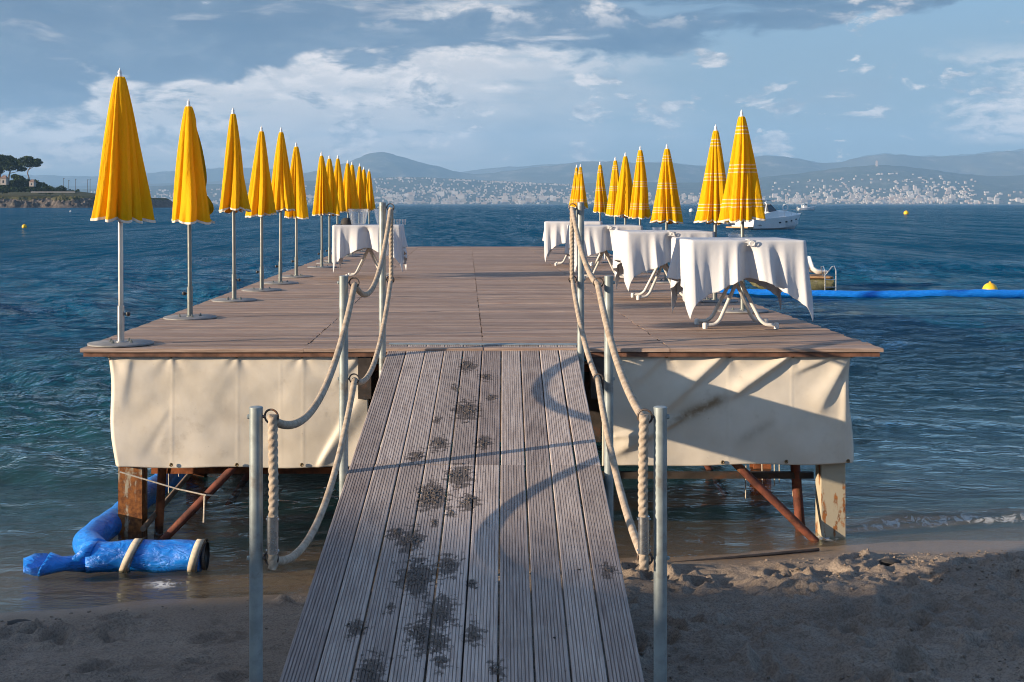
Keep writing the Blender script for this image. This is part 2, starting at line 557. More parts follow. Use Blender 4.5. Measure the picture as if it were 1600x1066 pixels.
def water_mat():
    m, n = new_mat('sea_water')
    geo = n.add('ShaderNodeNewGeometry')
    p = geo.outputs['Position']
    dep = n.add('ShaderNodeAttribute', attribute_name='depth').outputs['Fac']
    dist = n.math('DIVIDE', 1.0, n.math('ADD', 1.0, n.math('MULTIPLY', dep, 0.0)))
    # wind ripples, finer than the mesh waves; crests lie mostly along x
    r1 = n.noise(n.mapping(p, scale=(0.55, 1.3, 1), rot=(0, 0, 0.18)), 3.6, 4, 0.6, 0.5)
    r2 = n.noise(n.mapping(p, scale=(0.7, 1.2, 1), rot=(0, 0, -0.25)), 9.0, 3, 0.6, 0.3)
    r3 = n.noise(n.mapping(p, scale=(0.45, 1.1, 1), rot=(0, 0, 0.1)), 0.50, 4, 0.6, 0.4)
    r4 = n.noise(n.mapping(p, scale=(0.4, 1.0, 1)), 0.10, 4, 0.6, 0.4)
    # streak noise for the painted reflection pattern on the far water
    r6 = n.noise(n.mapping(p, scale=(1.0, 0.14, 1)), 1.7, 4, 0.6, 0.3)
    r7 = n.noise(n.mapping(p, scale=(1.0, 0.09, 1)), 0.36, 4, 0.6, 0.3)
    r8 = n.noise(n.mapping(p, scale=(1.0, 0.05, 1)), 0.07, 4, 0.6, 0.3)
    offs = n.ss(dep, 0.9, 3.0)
    calm = n.ss(dep, 0.02, 1.2)
    hsum = n.math('ADD', n.math('MULTIPLY', r1, 0.30), n.math('MULTIPLY', r2, 0.105))
    hsum = n.math('ADD', hsum, n.math('MULTIPLY', r3, 0.95))
    hsum = n.math('ADD', hsum, n.math('MULTIPLY', r4, 2.4))
    bn = n.add('ShaderNodeBump')
    bn.inputs['Distance'].default_value = 1.0
    n.link(n.math('ADD', 0.22, n.math('MULTIPLY', calm, 0.78)), bn.inputs['Strength'])
    n.link(hsum, bn.inputs['Height'])
    nm = bn.outputs[0]
    # body colour by depth of water over the sand
    deep = n.mix(n.ss(dep, 0.25, 1.5), (0.006, 0.100, 0.130), (0.001, 0.078, 0.165))
    body = n.add('ShaderNodeBsdfDiffuse')
    n.link(deep, body.inputs['Color'])
    n.link(nm, body.inputs['Normal'])
    tp = n.add('ShaderNodeBsdfTransparent')
    n.put(tp.inputs[0], n.mix(n.ss(dep, 0.0, 0.6), (0.97, 0.95, 0.90), (0.60, 0.76, 0.70)))
    ab = n.math('SUBTRACT', 1.0, n.math('POWER', 2.718, n.math('MULTIPLY', dep, -0.95)), clamp=True)
    m0 = n.add('ShaderNodeMixShader')
    n.link(ab, m0.inputs[0])
    n.link(tp.outputs[0], m0.inputs[1])
    n.link(body.outputs[0], m0.inputs[2])
    gl = n.add('ShaderNodeBsdfGlossy')
    n.put(gl.inputs['Color'], (0.80, 0.96, 1.0))
    n.put(gl.inputs['Roughness'], 0.045)
    n.link(nm, gl.inputs['Normal'])
    fr = n.add('ShaderNodeFresnel')
    fr.inputs[0].default_value = 1.33
    n.link(nm, fr.inputs['Normal'])
    m1 = n.add('ShaderNodeMixShader')
    # stand-in for unresolved wave faces: noise paints how much sky the far water mirrors
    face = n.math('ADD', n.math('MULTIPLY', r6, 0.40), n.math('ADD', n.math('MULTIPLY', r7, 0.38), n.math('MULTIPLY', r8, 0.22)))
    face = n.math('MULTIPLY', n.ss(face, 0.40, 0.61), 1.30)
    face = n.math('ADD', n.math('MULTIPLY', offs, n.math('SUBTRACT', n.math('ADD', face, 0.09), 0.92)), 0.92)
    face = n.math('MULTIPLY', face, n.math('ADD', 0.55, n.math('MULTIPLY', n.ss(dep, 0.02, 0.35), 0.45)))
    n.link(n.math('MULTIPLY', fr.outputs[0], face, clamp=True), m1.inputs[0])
    n.link(m0.outputs[0], m1.inputs[1])
    n.link(gl.outputs[0], m1.inputs[2])
    # foam
    fo = n.add('ShaderNodeAttribute', attribute_name='foam').outputs['Fac']
    lace = n.noise(p, 13, 7, 0.72, 1.2)
    fm = n.math('MULTIPLY', fo, n.ss(n.math('ADD', lace, n.math('MULTIPLY', fo, 0.16)), 0.52, 0.66))
    fd = n.add('ShaderNodeBsdfDiffuse')
    n.put(fd.inputs[0], (0.78, 0.78, 0.76))
    m2 = n.add('ShaderNodeMixShader')
    n.link(fm, m2.inputs[0])
    n.link(m1.outputs[0], m2.inputs[1])
    n.link(fd.outputs[0], m2.inputs[2])
    return finish(m, n, m2.outputs[0])


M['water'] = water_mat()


def land_mat(name, a, b, c, scale):
    m, n = new_mat(name)
    p = n.add('ShaderNodeNewGeometry').outputs['Position']
    f = n.noise(p, scale, 7, 0.65)
    g = n.noise(p, scale * 5, 5, 0.65)
    col = n.mix(n.ss(f, 0.35, 0.65), a, b)
    col = n.mix(n.math('MULTIPLY', n.ss(g, 0.52, 0.68), 0.6), col, c)
    return finish(m, n, principled(n, col, 0.95, 0, None, 0.1))


M['hill_near'] = land_mat('wooded_coast_hill', (0.030, 0.045, 0.025), (0.07, 0.075, 0.045), (0.20, 0.17, 0.13), 0.0016)
M['hill_far'] = land_mat('far_mountain_scrub', (0.045, 0.055, 0.035), (0.10, 0.095, 0.065), (0.26, 0.23, 0.19), 0.0007)
M['rock'] = land_mat('headland_rock', (0.070, 0.060, 0.054), (0.165, 0.145, 0.130), (0.030, 0.023, 0.020), 0.34)
M['grass'] = land_mat('headland_grass', (0.055, 0.06, 0.026), (0.10, 0.092, 0.045), (0.04, 0.046, 0.02), 0.12)
M['leaf'] = land_mat('pine_foliage', (0.022, 0.040, 0.012), (0.055, 0.080, 0.022), (0.10, 0.115, 0.03), 0.35)
M['hedge'] = land_mat('hedge_foliage', (0.018, 0.034, 0.012), (0.035, 0.058, 0.02), (0.055, 0.075, 0.02), 0.5)
M['bark'] = simple_mat('pine_bark', (0.16, 0.115, 0.085), 0.9, var=0.3, scale=1.5)
M['house_wall'] = simple_mat('pale_house_wall', (0.40, 0.36, 0.32), 0.85, var=0.12, scale=0.6)
M['roof_tile'] = simple_mat('terracotta_roof', (0.24, 0.15, 0.11), 0.85, var=0.2, scale=0.8)
M['stucco'] = simple_mat('shade_building_stucco', (0.60, 0.54, 0.45), 0.85, var=0.12, scale=2)


def town_mat():
    m, n = new_mat('far_town_walls')
    rnd = n.add('ShaderNodeNewGeometry').outputs['Random Per Island']
    rnd2 = n.add('ShaderNodeObjectInfo').outputs['Random']
    r = n.math('FRACT', n.math('ADD', rnd, rnd2))
    c = n.ramp(r, [(0.0, (0.28, 0.23, 0.19)), (0.3, (0.46, 0.41, 0.36)), (0.6, (0.56, 0.52, 0.47)), (0.8, (0.40, 0.29, 0.22)), (1.0, (0.64, 0.61, 0.57))])
    return finish(m, n, principled(n, c, 0.8, 0, None, 0.2))


M['town'] = town_mat()


# ------------------------------------------------------------------ mesh helpers
class MB:
    def __init__(s):
        s.v = []
        s.f = []

    def box(s, c, d, rot=None):
        x, y, z = (k / 2 for k in d)
        b = len(s.v)
        mt = rot or Matrix.Identity(3)
        for p in ((-x, -y, -z), (x, -y, -z), (x, y, -z), (-x, y, -z), (-x, -y, z), (x, -y, z), (x, y, z), (-x, y, z)):
            q = mt @ Vector(p)
            s.v.append((q.x + c[0], q.y + c[1], q.z + c[2]))
        s.f += [tuple(b + i for i in t) for t in ((0, 3, 2, 1), (4, 5, 6, 7), (0, 1, 5, 4), (1, 2, 6, 5), (2, 3, 7, 6), (3, 0, 4, 7))]
        return s

    def beam(s, a, b_, w, h):                 # a box between two points
        a, b_ = Vector(a), Vector(b_)
        d = b_ - a
        q = d.to_track_quat('Y', 'Z').to_matrix()
        return s.box((a + b_) / 2, (w, d.length, h), q)

    def tube(s, path, rad, n=12, caps=True, mod=None):
        pts = [Vector(p) for p in path]
        k = len(pts)
        rs = rad if isinstance(rad, (list, tuple, np.ndarray)) else [rad] * k
        b = len(s.v)
        t0 = (pts[1] - pts[0]).normalized()
        up = Vector((0, 0, 1)) if abs(t0.z) < 0.9 else Vector((0, 1, 0))
        nx = t0.cross(up).normalized()
        for i in range(k):
            if i == 0:
                t = pts[1] - pts[0]
            elif i == k - 1:
                t = pts[-1] - pts[-2]
            else:
                t = pts[i + 1] - pts[i - 1]
            t.normalize()
            nx = (nx - t * nx.dot(t)).normalized()
            ny = t.cross(nx)
            for j in range(n):
                a = 2 * PI * j / n
                r = rs[i] * (mod(i, a) if mod else 1)
                q = pts[i] + nx * (math.cos(a) * r) + ny * (math.sin(a) * r)
                s.v.append((q.x, q.y, q.z))
        for i in range(k - 1):
            for j in range(n):
                j2 = (j + 1) % n
                s.f.append((b + i * n + j, b + i * n + j2, b + (i + 1) * n + j2, b + (i + 1) * n + j))
        if caps:
            s.f.append(tuple(b + j for j in range(n - 1, -1, -1)))
            s.f.append(tuple(b + (k - 1) * n + j for j in range(n)))
        return s

    def lathe(s, prof, n=24, c=(0, 0, 0), cap=True):
        b = len(s.v)
        for r, z in prof:
            for j in range(n):
                a = 2 * PI * j / n
                s.v.append((c[0] + r * math.cos(a), c[1] + r * math.sin(a), c[2] + z))
        k = len(prof)
        for i in range(k - 1):
            for j in range(n):
                j2 = (j + 1) % n
                s.f.append((b + i * n + j, b + i * n + j2, b + (i + 1) * n + j2, b + (i + 1) * n + j))
        if cap:
            s.f.append(tuple(b + j for j in range(n - 1, -1, -1)))
            s.f.append(tuple(b + (k - 1) * n + j for j in range(n)))
        return s

    def torus(s, c, rr, r, axis=(0, 1, 0), n=20, m=8):
        q = Vector(axis).to_track_quat('Z', 'Y').to_matrix()
        b = len(s.v)
        for i in range(n):
            a = 2 * PI * i / n
            for j in range(m):
                e = 2 * PI * j / m
                p = q @ Vector(((rr + r * math.cos(e)) * math.cos(a), (rr + r * math.cos(e)) * math.sin(a), r * math.sin(e)))
                s.v.append((p.x + c[0], p.y + c[1], p.z + c[2]))
        for i in range(n):
            for j in range(m):
                s.f.append((b + i * m + j, b + ((i + 1) % n) * m + j, b + ((i + 1) % n) * m + (j + 1) % m, b + i * m + (j + 1) % m))
        return s

    def loft(s, rings, cap=True, closed=True):
        b = len(s.v)
        n = len(rings[0])
        for r in rings:
            s.v += [tuple(p) for p in r]
        for i in range(len(rings) - 1):
            for j in range(n if closed else n - 1):
                j2 = (j + 1) % n
                s.f.append((b + i * n + j, b + i * n + j2, b + (i + 1) * n + j2, b + (i + 1) * n + j))
        if cap:
            s.f.append(tuple(b + j for j in range(n - 1, -1, -1)))
            s.f.append(tuple(b + (len(rings) - 1) * n + j for j in range(n)))
        return s

    def mesh(s, name, mat=None, smooth=False, sharp=None):
        me = bpy.data.meshes.new(name)
        me.from_pydata(s.v, [], s.f)
        me.update()
        if mat is not None:
            me.materials.append(mat)
        if smooth:
            me.polygons.foreach_set('use_smooth', [True] * len(me.polygons))
            if sharp:
                me.set_sharp_from_angle(angle=R(sharp))
        return me

    def obj(s, name, mat, parent=None, smooth=False, sharp=40):
        return link(name, s.mesh(name, mat, smooth, sharp), parent)


def link(name, me, parent=None, loc=None, rot=None):
    o = bpy.data.objects.new(name, me)
    COL.objects.link(o)
    if parent is not None:
        o.parent = parent
    if loc is not None:
        o.location = loc
    if rot is not None:
        o.rotation_euler = rot
    return o


def tag(o, label=None, cat=None, group=None, kind=None):
    if label:
        o['label'] = label
    if cat:
        o['category'] = cat
    if group:
        o['group'] = group
    if kind:
        o['kind'] = kind
    return o


def thing(name, label, cat, loc=(0, 0, 0), rotz=0.0, group=None):
    o = bpy.data.objects.new(name, None)
    COL.objects.link(o)
    o.location = loc
    o.rotation_euler = (0, 0, rotz)
    o.empty_display_size = 0.1
    return tag(o, label, cat, group)


def copy_tree(o, parent=None):
    c = o.copy()
    COL.objects.link(c)
    c.parent = parent
    for ch in list(o.children):
        copy_tree(ch, c)
    return c


def grid_mesh(name, X, Y, Z, mat, smooth=True, attrs=None, wrap=False):
    """X, Y, Z are 2-D arrays (rows, columns)"""
    rows, cols = X.shape
    me = bpy.data.meshes.new(name)
    co = np.stack([X, Y, Z], -1).reshape(-1, 3).astype(np.float32)
    i = np.arange(rows - 1)[:, None]
    j = np.arange(cols if wrap else cols - 1)[None, :]
    j2 = (j + 1) % cols
    q = np.stack([i * cols + j, i * cols + j2, (i + 1) * cols + j2, (i + 1) * cols + j], -1).reshape(-1, 4)
    nf = len(q)
    me.vertices.add(len(co))
    me.vertices.foreach_set('co', co.ravel())
    me.loops.add(nf * 4)
    me.loops.foreach_set('vertex_index', q.ravel().astype(np.int32))
    me.polygons.add(nf)
    me.polygons.foreach_set('loop_start', np.arange(0, nf * 4, 4, dtype=np.int32))
    me.polygons.foreach_set('loop_total', np.full(nf, 4, dtype=np.int32))
    me.update(calc_edges=True)
    me.polygons.foreach_set('use_smooth', np.full(nf, smooth))
    for k, a in (attrs or {}).items():
        at = me.attributes.new(k, 'FLOAT', 'POINT')
        at.data.foreach_set('value', np.asarray(a, dtype=np.float32).ravel())
    me.materials.append(mat)
    me.validate()
    return me


def _hash(ix, iy, seed):
    h = (ix.astype(np.int64) * 374761393 + iy.astype(np.int64) * 668265263 + seed * 1442695041) & 0x7fffffff
    h = ((h ^ (h >> 13)) * 1274126177) & 0x7fffffff
    return ((h ^ (h >> 16)) & 0xffff) / 65535.0


def vnoise(x, y, seed=0):
    ix = np.floor(x)
    iy = np.floor(y)
    fx = x - ix
    fy = y - iy
    u = fx * fx * (3 - 2 * fx)
    v = fy * fy * (3 - 2 * fy)
    a = _hash(ix, iy, seed)
    b = _hash(ix + 1, iy, seed)
    c = _hash(ix, iy + 1, seed)
    d = _hash(ix + 1, iy + 1, seed)
    return (a * (1 - u) + b * u) * (1 - v) + (c * (1 - u) + d * u) * v - 0.5


def fbm(x, y, seed=0, oct=5, gain=0.5):
    t = 0
    a = 1.0
    for k in range(oct):
        t = t + a * vnoise(x * 2 ** k + k * 17.3, y * 2 ** k + k * 9.1, seed + k)
        a *= gain
    return t


def sstep(x, a, b):
    t = np.clip((x - a) / (b - a), 0, 1)
    return t * t * (3 - 2 * t)


rng = np.random.default_rng(7)
random.seed(7)


# ================================================================== SETTING
def shore_y(x):
    xc = np.clip(x, -40, 40)
    return 8.30 + 0.225 * (xc + 3.0) + 0.16 * np.sin(xc * 0.9 + 0.6) + 0.07 * np.sin(xc * 2.3)


def graded(lo, hi, d, a, b, growth):
    """dense spacing d in [lo, hi], growing outwards to a and b"""
    core = list(np.arange(lo, hi, d))
    up, s, v = [], d, hi
    while v < b:
        up.append(v)
        s *= growth
        v += s
    up.append(b)
    dn, s, v = [], d, lo
    while v > a:
        s *= growth
        v -= s
        dn.append(max(v, a))
    return np.array(sorted(set(dn)) + core + up)


# ---- sand: beach and sea bed in one sheet
xs = graded(-4.2, 6.0, 0.024, -400, 400, 1.09)
ys = graded(4.9, 10.2, 0.020, -120, 70, 1.07)
SX, SY = np.meshgrid(xs, ys)
d = (shore_y(SX) - SY) * 0.975
dn = np.maximum(d, 0)
up = np.where(d > 0, 0.030 * dn + 0.055 * sstep(d, 0.05, 0.9) + 0.06 * np.maximum(dn - 0.9, 0) , 0)
up = np.minimum(up, 1.1 + 0.01 * dn)
SZ = np.where(d > 0, up, np.maximum(0.085 * d, -3.5))
land = sstep(d, 0.05, 0.8)
rough = sstep(d, 0.25, 1.1) * (0.35 + 0.65 * sstep(SX, -0.5, 1.5))
SZ += land * 0.05 * fbm(SX * 0.8, SY * 0.8, 3, 4) * sstep(d, 0.2, 2)
SZ += rough * (0.075 * fbm(SX * 3.0, SY * 4.5, 11, 6, 0.58) + 0.036 * np.maximum(0, fbm(SX * 8, SY * 9, 21, 4, 0.6)) + 0.016 * fbm(SX * 22, SY * 24, 25, 2, 0.6))
# little scarp where the swash has cut the dry sand, only right of the gangway
ridge = np.exp(-((d - 0.62 - 0.22 * fbm(SX * 1.3, SX * 0 + 2, 31, 4)) / 0.13) ** 2)
SZ += ridge * 0.034 * np.clip(0.3 + 2.0 * fbm(SX * 2.2, SY * 2.2, 41, 4), 0, 1) * sstep(SX, 0.6, 1.3)
# footprints
fr = np.random.default_rng(12)
for k in range(430):
    fx = fr.uniform(-4.0, 6.0)
    fy = fr.uniform(4.9, 9.2)
    dd = float(shore_y(np.array(fx))) - fy
    if dd < 0.55 or (fx < -0.6 and fr.random() < 0.35):
        continue
    a = fr.normal(1.2, 0.6)
    L_, W_ = fr.uniform(0.09, 0.15), fr.uniform(0.045, 0.075)
    i0, i1 = np.searchsorted(ys, (fy - 0.4, fy + 0.4))
    j0, j1 = np.searchsorted(xs, (fx - 0.4, fx + 0.4))
    gx = SX[i0:i1, j0:j1] - fx
    gy = SY[i0:i1, j0:j1] - fy
    ca, sa = math.cos(a), math.sin(a)
    u = (gx * ca + gy * sa) / L_
    v = (-gx * sa + gy * ca) / W_
    r2 = u * u + v * v
    jig = 1 + 1.1 * fbm(gx * 14 + k, gy * 14, 51, 3)
    dep = fr.uniform(0.022, 0.055)
    SZ[i0:i1, j0:j1] += jig * (-dep * np.exp(-r2 ** 1.6) + dep * 0.55 * np.exp(-((np.sqrt(r2) - 1.45) / 0.35) ** 2))
# a raked furrow towards the water
fur = np.exp(-((SX - 2.95 - 0.10 * (SY - 6.5) - 0.06 * np.sin(SY * 3)) / 0.07) ** 2)
SZ += fur * 0.03 * np.clip(0.6 + 1.5 * fbm(SX * 8, SY * 8, 61, 3), 0, 1.5) * sstep(d, 0.6, 1.2)
wet = 1 - sstep(d + 0.22 * fbm(SX * 1.5, SY * 1.5, 71, 3), 0.10, 0.62)
sand = link('sand', grid_mesh('sand', SX, SY, SZ, M['sand'], True, {'wet': wet}))
tag(sand, kind='structure')

# ---- sea: one sheet from the beach to the far shore
xs = graded(-10.0, 13.0, 0.070, -19000, 19000, 1.085)
yv, y_ = [], 6.6
while y_ < 60:
    yv.append(y_)
    y_ += 0.0037 * y_
while y_ < 19000:
    yv.append(y_)
    y_ *= 1.07
yv.append(19000)
ys = np.array(yv)
WX, WY = np.meshgrid(xs, ys)
dist_sea = (WY - shore_y(WX)) * 0.975
depth = np.clip(0.085 * dist_sea, -0.2, 3.5)
wr = np.random.default_rng(5)
WZ = np.zeros_like(WX)
gx_ = np.gradient(xs)[None, :]
gy_ = np.gradient(ys)[:, None]
spc = np.maximum(gy_ * 1.0, gx_ * 0.75)
nw = 70
for k in range(nw):
    lam = 0.26 * (5.5 / 0.26) ** (k / (nw - 1)) * wr.uniform(0.9, 1.1)
    th = wr.normal(0, 0.55) + 0.25
    kx, ky = 2 * PI / lam * math.sin(th), 2 * PI / lam * math.cos(th)
    amp = 0.0072 * lam ** 0.78
    att = np.clip((lam / spc - 2.3) / 2.0, 0, 1)
    ph = wr.uniform(0, 2 * PI)
    WZ += amp * att * np.sin(kx * WX + ky * WY + ph)
patch = 0.75 + 0.9 * fbm(WX * 0.18, WY * 0.12, 81, 3)
WZ *= np.clip(patch, 0.35, 1.6)
shal = 0.10 + 0.90 * sstep(dist_sea, 0.1, 6.0)
WZ *= shal * (1 - sstep(WY, 300, 900))
# the small shore-break to the right of the pier
bk = dist_sea - 0.55 - 0.10 * np.sin(WX * 1.7) - 0.12 * fbm(WX * 1.2, WX * 0, 91, 3)
brk = sstep(WX, 2.7, 3.3)
crest = np.where(bk < 0, np.exp(-(bk / 0.09) ** 2), np.exp(-(bk / 0.30) ** 2)) * brk
WZ += crest * (0.065 + 0.05 * fbm(WX * 2.5, WY * 2.5, 95, 4))
WZ += 0.018 * crest * fbm(WX * 12, WY * 12, 97, 3)
low = np.exp(-((dist_sea - 0.9) / 0.35) ** 2) * sstep(-WX, 2.0, 3.0)
WZ += 0.022 * low
# the film thins out at its edge and dips under the sand
edge_n = 0.10 * fbm(WX * 0.9, WX * 0 + 5, 99, 4)
WZ += 0.010 - 0.22 * np.maximum(0, -(dist_sea + 0.30 + edge_n))
foam = np.exp(-((dist_sea + 0.28 + edge_n) / 0.035) ** 2) * 0.75
foam = np.maximum(foam, np.exp(-((bk + 0.07) / 0.06) ** 2) * brk * 0.55)
foam = np.maximum(foam, np.exp(-(((WX + 2.05) / 0.11) ** 2 + ((WY - 8.62) / 0.09) ** 2)) * 1.0)
foam = np.maximum(foam, np.exp(-(((WX - 2.72) / 0.10) ** 2 + ((WY - 9.85) / 0.10) ** 2)) * 0.9)
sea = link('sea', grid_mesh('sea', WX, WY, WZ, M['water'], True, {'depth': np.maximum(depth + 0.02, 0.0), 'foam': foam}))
tag(sea, kind='structure')


# ---- far coast and mountains
FPX = 2000.0


def px_h(py, dist):
    return (319 - py) * dist / FPX + EYE


def make_range(name, pts, y_shore, y_ridge, y_back, mat, seed, rows=46, cols=420, rough=0.10, power=1.25):
    px = np.array([p[0] for p in pts], float)
    py = np.array([p[1] for p in pts], float)
    pxs = np.linspace(px[0], px[-1], cols)
    xr = (pxs - 729) / FPX * y_ridge
    h = np.interp(pxs, px, py)
    h = np.convolve(np.pad(h, 6, 'edge'), np.hanning(15)[1:-1] / np.hanning(15).sum(), 'valid')[:cols]
    hr = px_h(h, y_ridge)
    t = np.linspace(0, 1, rows)
    tb = np.linspace(0, 1, 8)[1:]
    X = np.repeat(xr[None, :], rows + 7, 0)
    Y = np.concatenate([y_shore + (y_ridge - y_shore) * t, y_ridge + (y_back - y_ridge) * tb])[:, None] * np.ones(cols)[None, :]
    prof = np.concatenate([t ** power, 1 - tb ** 1.3])[:, None]
    sc_ = (y_ridge - y_shore) / 4.0
    nz = fbm(X / sc_, Y / sc_, seed, 6, 0.55)
    rid = -np.abs(fbm(X / (sc_ * 0.7), Y / (sc_ * 1.6), seed + 9, 5, 0.5))
    env = np.concatenate([np.sin(np.clip(t, 0, 1) * PI) ** 0.6, np.zeros(7)])[:, None]
    env2 = np.concatenate([sstep(t, 0.0, 0.3), np.ones(7)])[:, None]
    Z = prof * hr[None, :] * (1 + rough * 1.5 * nz * env) + hr[None, :] * rough * 1.6 * env * rid
    Z += hr[None, :] * 0.035 * fbm(X / (sc_ * 0.16), Y / (sc_ * 0.16), seed + 20, 4) * env2
    Z = np.maximum(Z, -2.0)
    Z[0, :] = -2.0
    o = link(name, grid_mesh(name, X, Y, Z, mat))
    tag(o, kind='structure')

    def height(x, y):
        i = np.interp(y, Y[:, 0], np.arange(rows + 7))
        j = np.interp(x, xr, np.arange(cols))
        i0 = np.clip(np.floor(i).astype(int), 0, rows + 5)
        j0 = np.clip(np.floor(j).astype(int), 0, cols - 2)
        fi, fj = i - i0, j - j0
        return (Z[i0, j0] * (1 - fi) * (1 - fj) + Z[i0 + 1, j0] * fi * (1 - fj) + Z[i0, j0 + 1] * (1 - fi) * fj + Z[i0 + 1, j0 + 1] * fi * fj)
    return height


coast_pts = [(-500, 300), (-100, 296), (100, 297), (250, 290), (400, 286), (540, 280), (640, 276), (760, 282), (880, 288), (980, 284), (1060, 286), (1130, 284),
             (1200, 276), (1260, 270), (1330, 260), (1385, 257), (1430, 262), (1500, 272), (1560, 276), (1640, 270), (1800, 268), (2200, 280)]
coast_h = make_range('coast_hills', coast_pts, 8600, 10800, 11800, M['hill_near'], 101, rows=40, cols=460, rough=0.05, power=1.1)
mount_pts = [(-600, 300), (-200, 292), (150, 290), (330, 284), (450, 276), (510, 264), (545, 254), (568, 243), (592, 235), (612, 238), (632, 249), (655, 252), (690, 262), (730, 274),
             (770, 270), (830, 262), (880, 257), (930, 251), (985, 256), (1040, 254), (1110, 262), (1150, 250), (1190, 243), (1225, 244), (1265, 252), (1295, 258), (1330, 249), (1360, 242), (1390, 240),
             (1430, 245), (1500, 244), (1560, 238), (1640, 232), (1800, 230), (2300, 262)]
make_range('mountain_range', mount_pts, 11900, 14500, 15800, M['hill_far'], 131, rows=44, cols=460, rough=0.09)
far_pts = [(-800, 286), (-300, 280), (0, 272), (140, 276), (260, 268), (340, 262), (420, 262), (500, 274), (600, 270), (700, 272), (770, 262), (830, 259), (880, 256), (930, 250), (985, 255), (1040, 252),
           (1110, 262), (1150, 248), (1190, 242), (1225, 243), (1265, 252), (1295, 258), (1330, 248), (1360, 241), (1390, 239), (1430, 244), (1500, 243), (1560, 236), (1640, 230), (1850, 226), (2500, 270)]
make_range('far_mountain_range', far_pts, 15900, 18000, 18900, M['hill_far'], 161, rows=36, cols=460, rough=0.08)

# ---- the town across the bay: the 300 largest blocks singly, the rest as one mass
trng = np.random.default_rng(33)
blocks = []


def town(n, pa, pb, dens, smax, front=0.35, up=0.75):
    k = 0
    while k < n:
        p = trng.uniform(pa, pb)
        t = min(trng.exponential(front), up)
        if trng.random() > dens(p):
            continue
        if trng.random() > 0.25 + 3.2 * max(0.0, 0.12 + float(fbm(np.array(p * 0.05), np.array(t * 4.0), 440, 3))):
            continue
        y = 8640 + t * 2000
        x = (p - 729) / FPX * y
        big = trng.random() < 0.16 and t < 0.4
        w = trng.uniform(20, smax * 0.8) if big else trng.uniform(6, 16)
        dp = trng.uniform(12, 22)
        h = trng.uniform(16, 34) if (big and trng.random() < 0.6) else trng.uniform(6, 15)
        z = float(coast_h(np.array(x), np.array(y)))
        blocks.append((w * h, x, y, max(z, 0) - 4, w, dp, h + 4))
        k += 1


town(1150, 560, 905, lambda p: 0.55 + 0.45 * math.sin((p - 560) / 345 * PI), 60, 0.5, 1.0)
town(380, 225, 560, lambda p: 0.6, 50)
town(260, 905, 1190, lambda p: 0.7, 40, 0.2)
town(980, 1190, 1565, lambda p: 0.25 + 0.75 * math.exp(-((p - 1380) / 110) ** 2), 50, 0.22, 0.8)
town(60, 1575, 1700, lambda p: 0.7, 40, 0.15)
town(60, 130, 240, lambda p: 0.8, 36, 0.25)
blocks.sort(key=lambda b: -b[0])
tmesh = []
for a, b_, c_ in ((1, 1, 1), (1, 1, 1), (1, 1, 1)):
    q = MB().box((0, 0, 0.5), (1, 1, 1))
    if len(tmesh) == 1:
        q.box((0.2, 0, 1.06), (0.3, 0.6, 0.12))
    if len(tmesh) == 2:
        q.box((-0.25, 0, 1.1), (0.45, 0.9, 0.2))
    tmesh.append(q.mesh('far_building', M['town']))
for k, (_, x, y, z, w, dp, h) in enumerate(blocks[:300]):
    o = link('far_building', tmesh[k % 3], None, (x, y, z))
    o.scale = (w, dp, h)
    tag(o, 'tiny pale building of the town across the bay', 'building', 'buildings of the town across the bay')
q = MB()
for (_, x, y, z, w, dp, h) in blocks[300:]:
    q.box((x, y, z + h / 2), (w, dp, h))
tag(q.obj('far_town', M['town']), 'mass of small pale houses of the town on the far shore', 'town', kind='stuff')

# lone tower on the right-hand hill
q = MB().box((0, 0, 22), (14, 14, 44)).box((0, 0, 47), (9, 9, 8))
o = q.obj('hill_tower', M['town'])
hx, hy = (1370 - 729) / FPX * 10700, 10700
o.location = (hx, hy, float(coast_h(np.array(hx), np.array(hy))) - 3)
tag(o, 'lone pale tower on the hilltop across the bay at right', 'tower')


# ---- wooded headland at far left
HY = 900.0


def hx_(px):
    return (px - 729) / FPX * HY


hxs = np.linspace(-560, hx_(232), 300)
hys = np.concatenate([np.linspace(HY - 6, HY + 12, 40), np.linspace(HY + 13, HY + 120, 30)])
GX, GY = np.meshgrid(hxs, hys)
taper = 0.55 + 0.45 * sstep(-GX, -hx_(200), -hx_(60))
endt = sstep(-GX, -hx_(230), -hx_(195))
ro = fbm(GX * 0.09, GY * 0.12, 201, 5, 0.6)
yy = GY - (HY - 2) - 5 * fbm(GX * 0.05, GX * 0, 205, 4)
GZ = -2 + (7.4 * sstep(yy, -3, 8) + 3.2 * sstep(yy, 5, 20)) * (0.75 + 0.25 * taper) * endt + (4.6 * ro + 3.2 * fbm(GX * 0.30, GY * 0.5, 203, 5, 0.7)) * sstep(yy, -2, 4) * (1 - sstep(yy, 10, 16))
GZ += endt * 5 * sstep(yy, 30, 110) * sstep(-GX, -hx_(130), -hx_(10))
hd_o = link('headland', grid_mesh('headland', GX, GY, GZ, M['rock'], False))
tag(hd_o, kind='structure')
me = hd_o.data
me.materials.append(M['grass'])
zc = np.zeros(len(me.vertices) * 3)
me.vertices.foreach_get('co', zc)
zc = zc.reshape(-1, 3)
idx = np.zeros(len(me.loops), dtype=np.int32)
me.loops.foreach_get('vertex_index', idx)
pz = zc[idx].reshape(-1, 4, 3).mean(1)
gmask = (pz[:, 2] > 6.0 + 2.0 * fbm(pz[:, 0] * 0.08, pz[:, 1] * 0.08, 208, 4))
me.polygons.foreach_set('material_index', gmask.astype(np.int32))


def head_z(x, y):
    i = int(np.searchsorted(hys, y))
    j = int(np.searchsorted(hxs, x))
    return float(GZ[min(i, len(hys) - 1), min(j, len(hxs) - 1)])


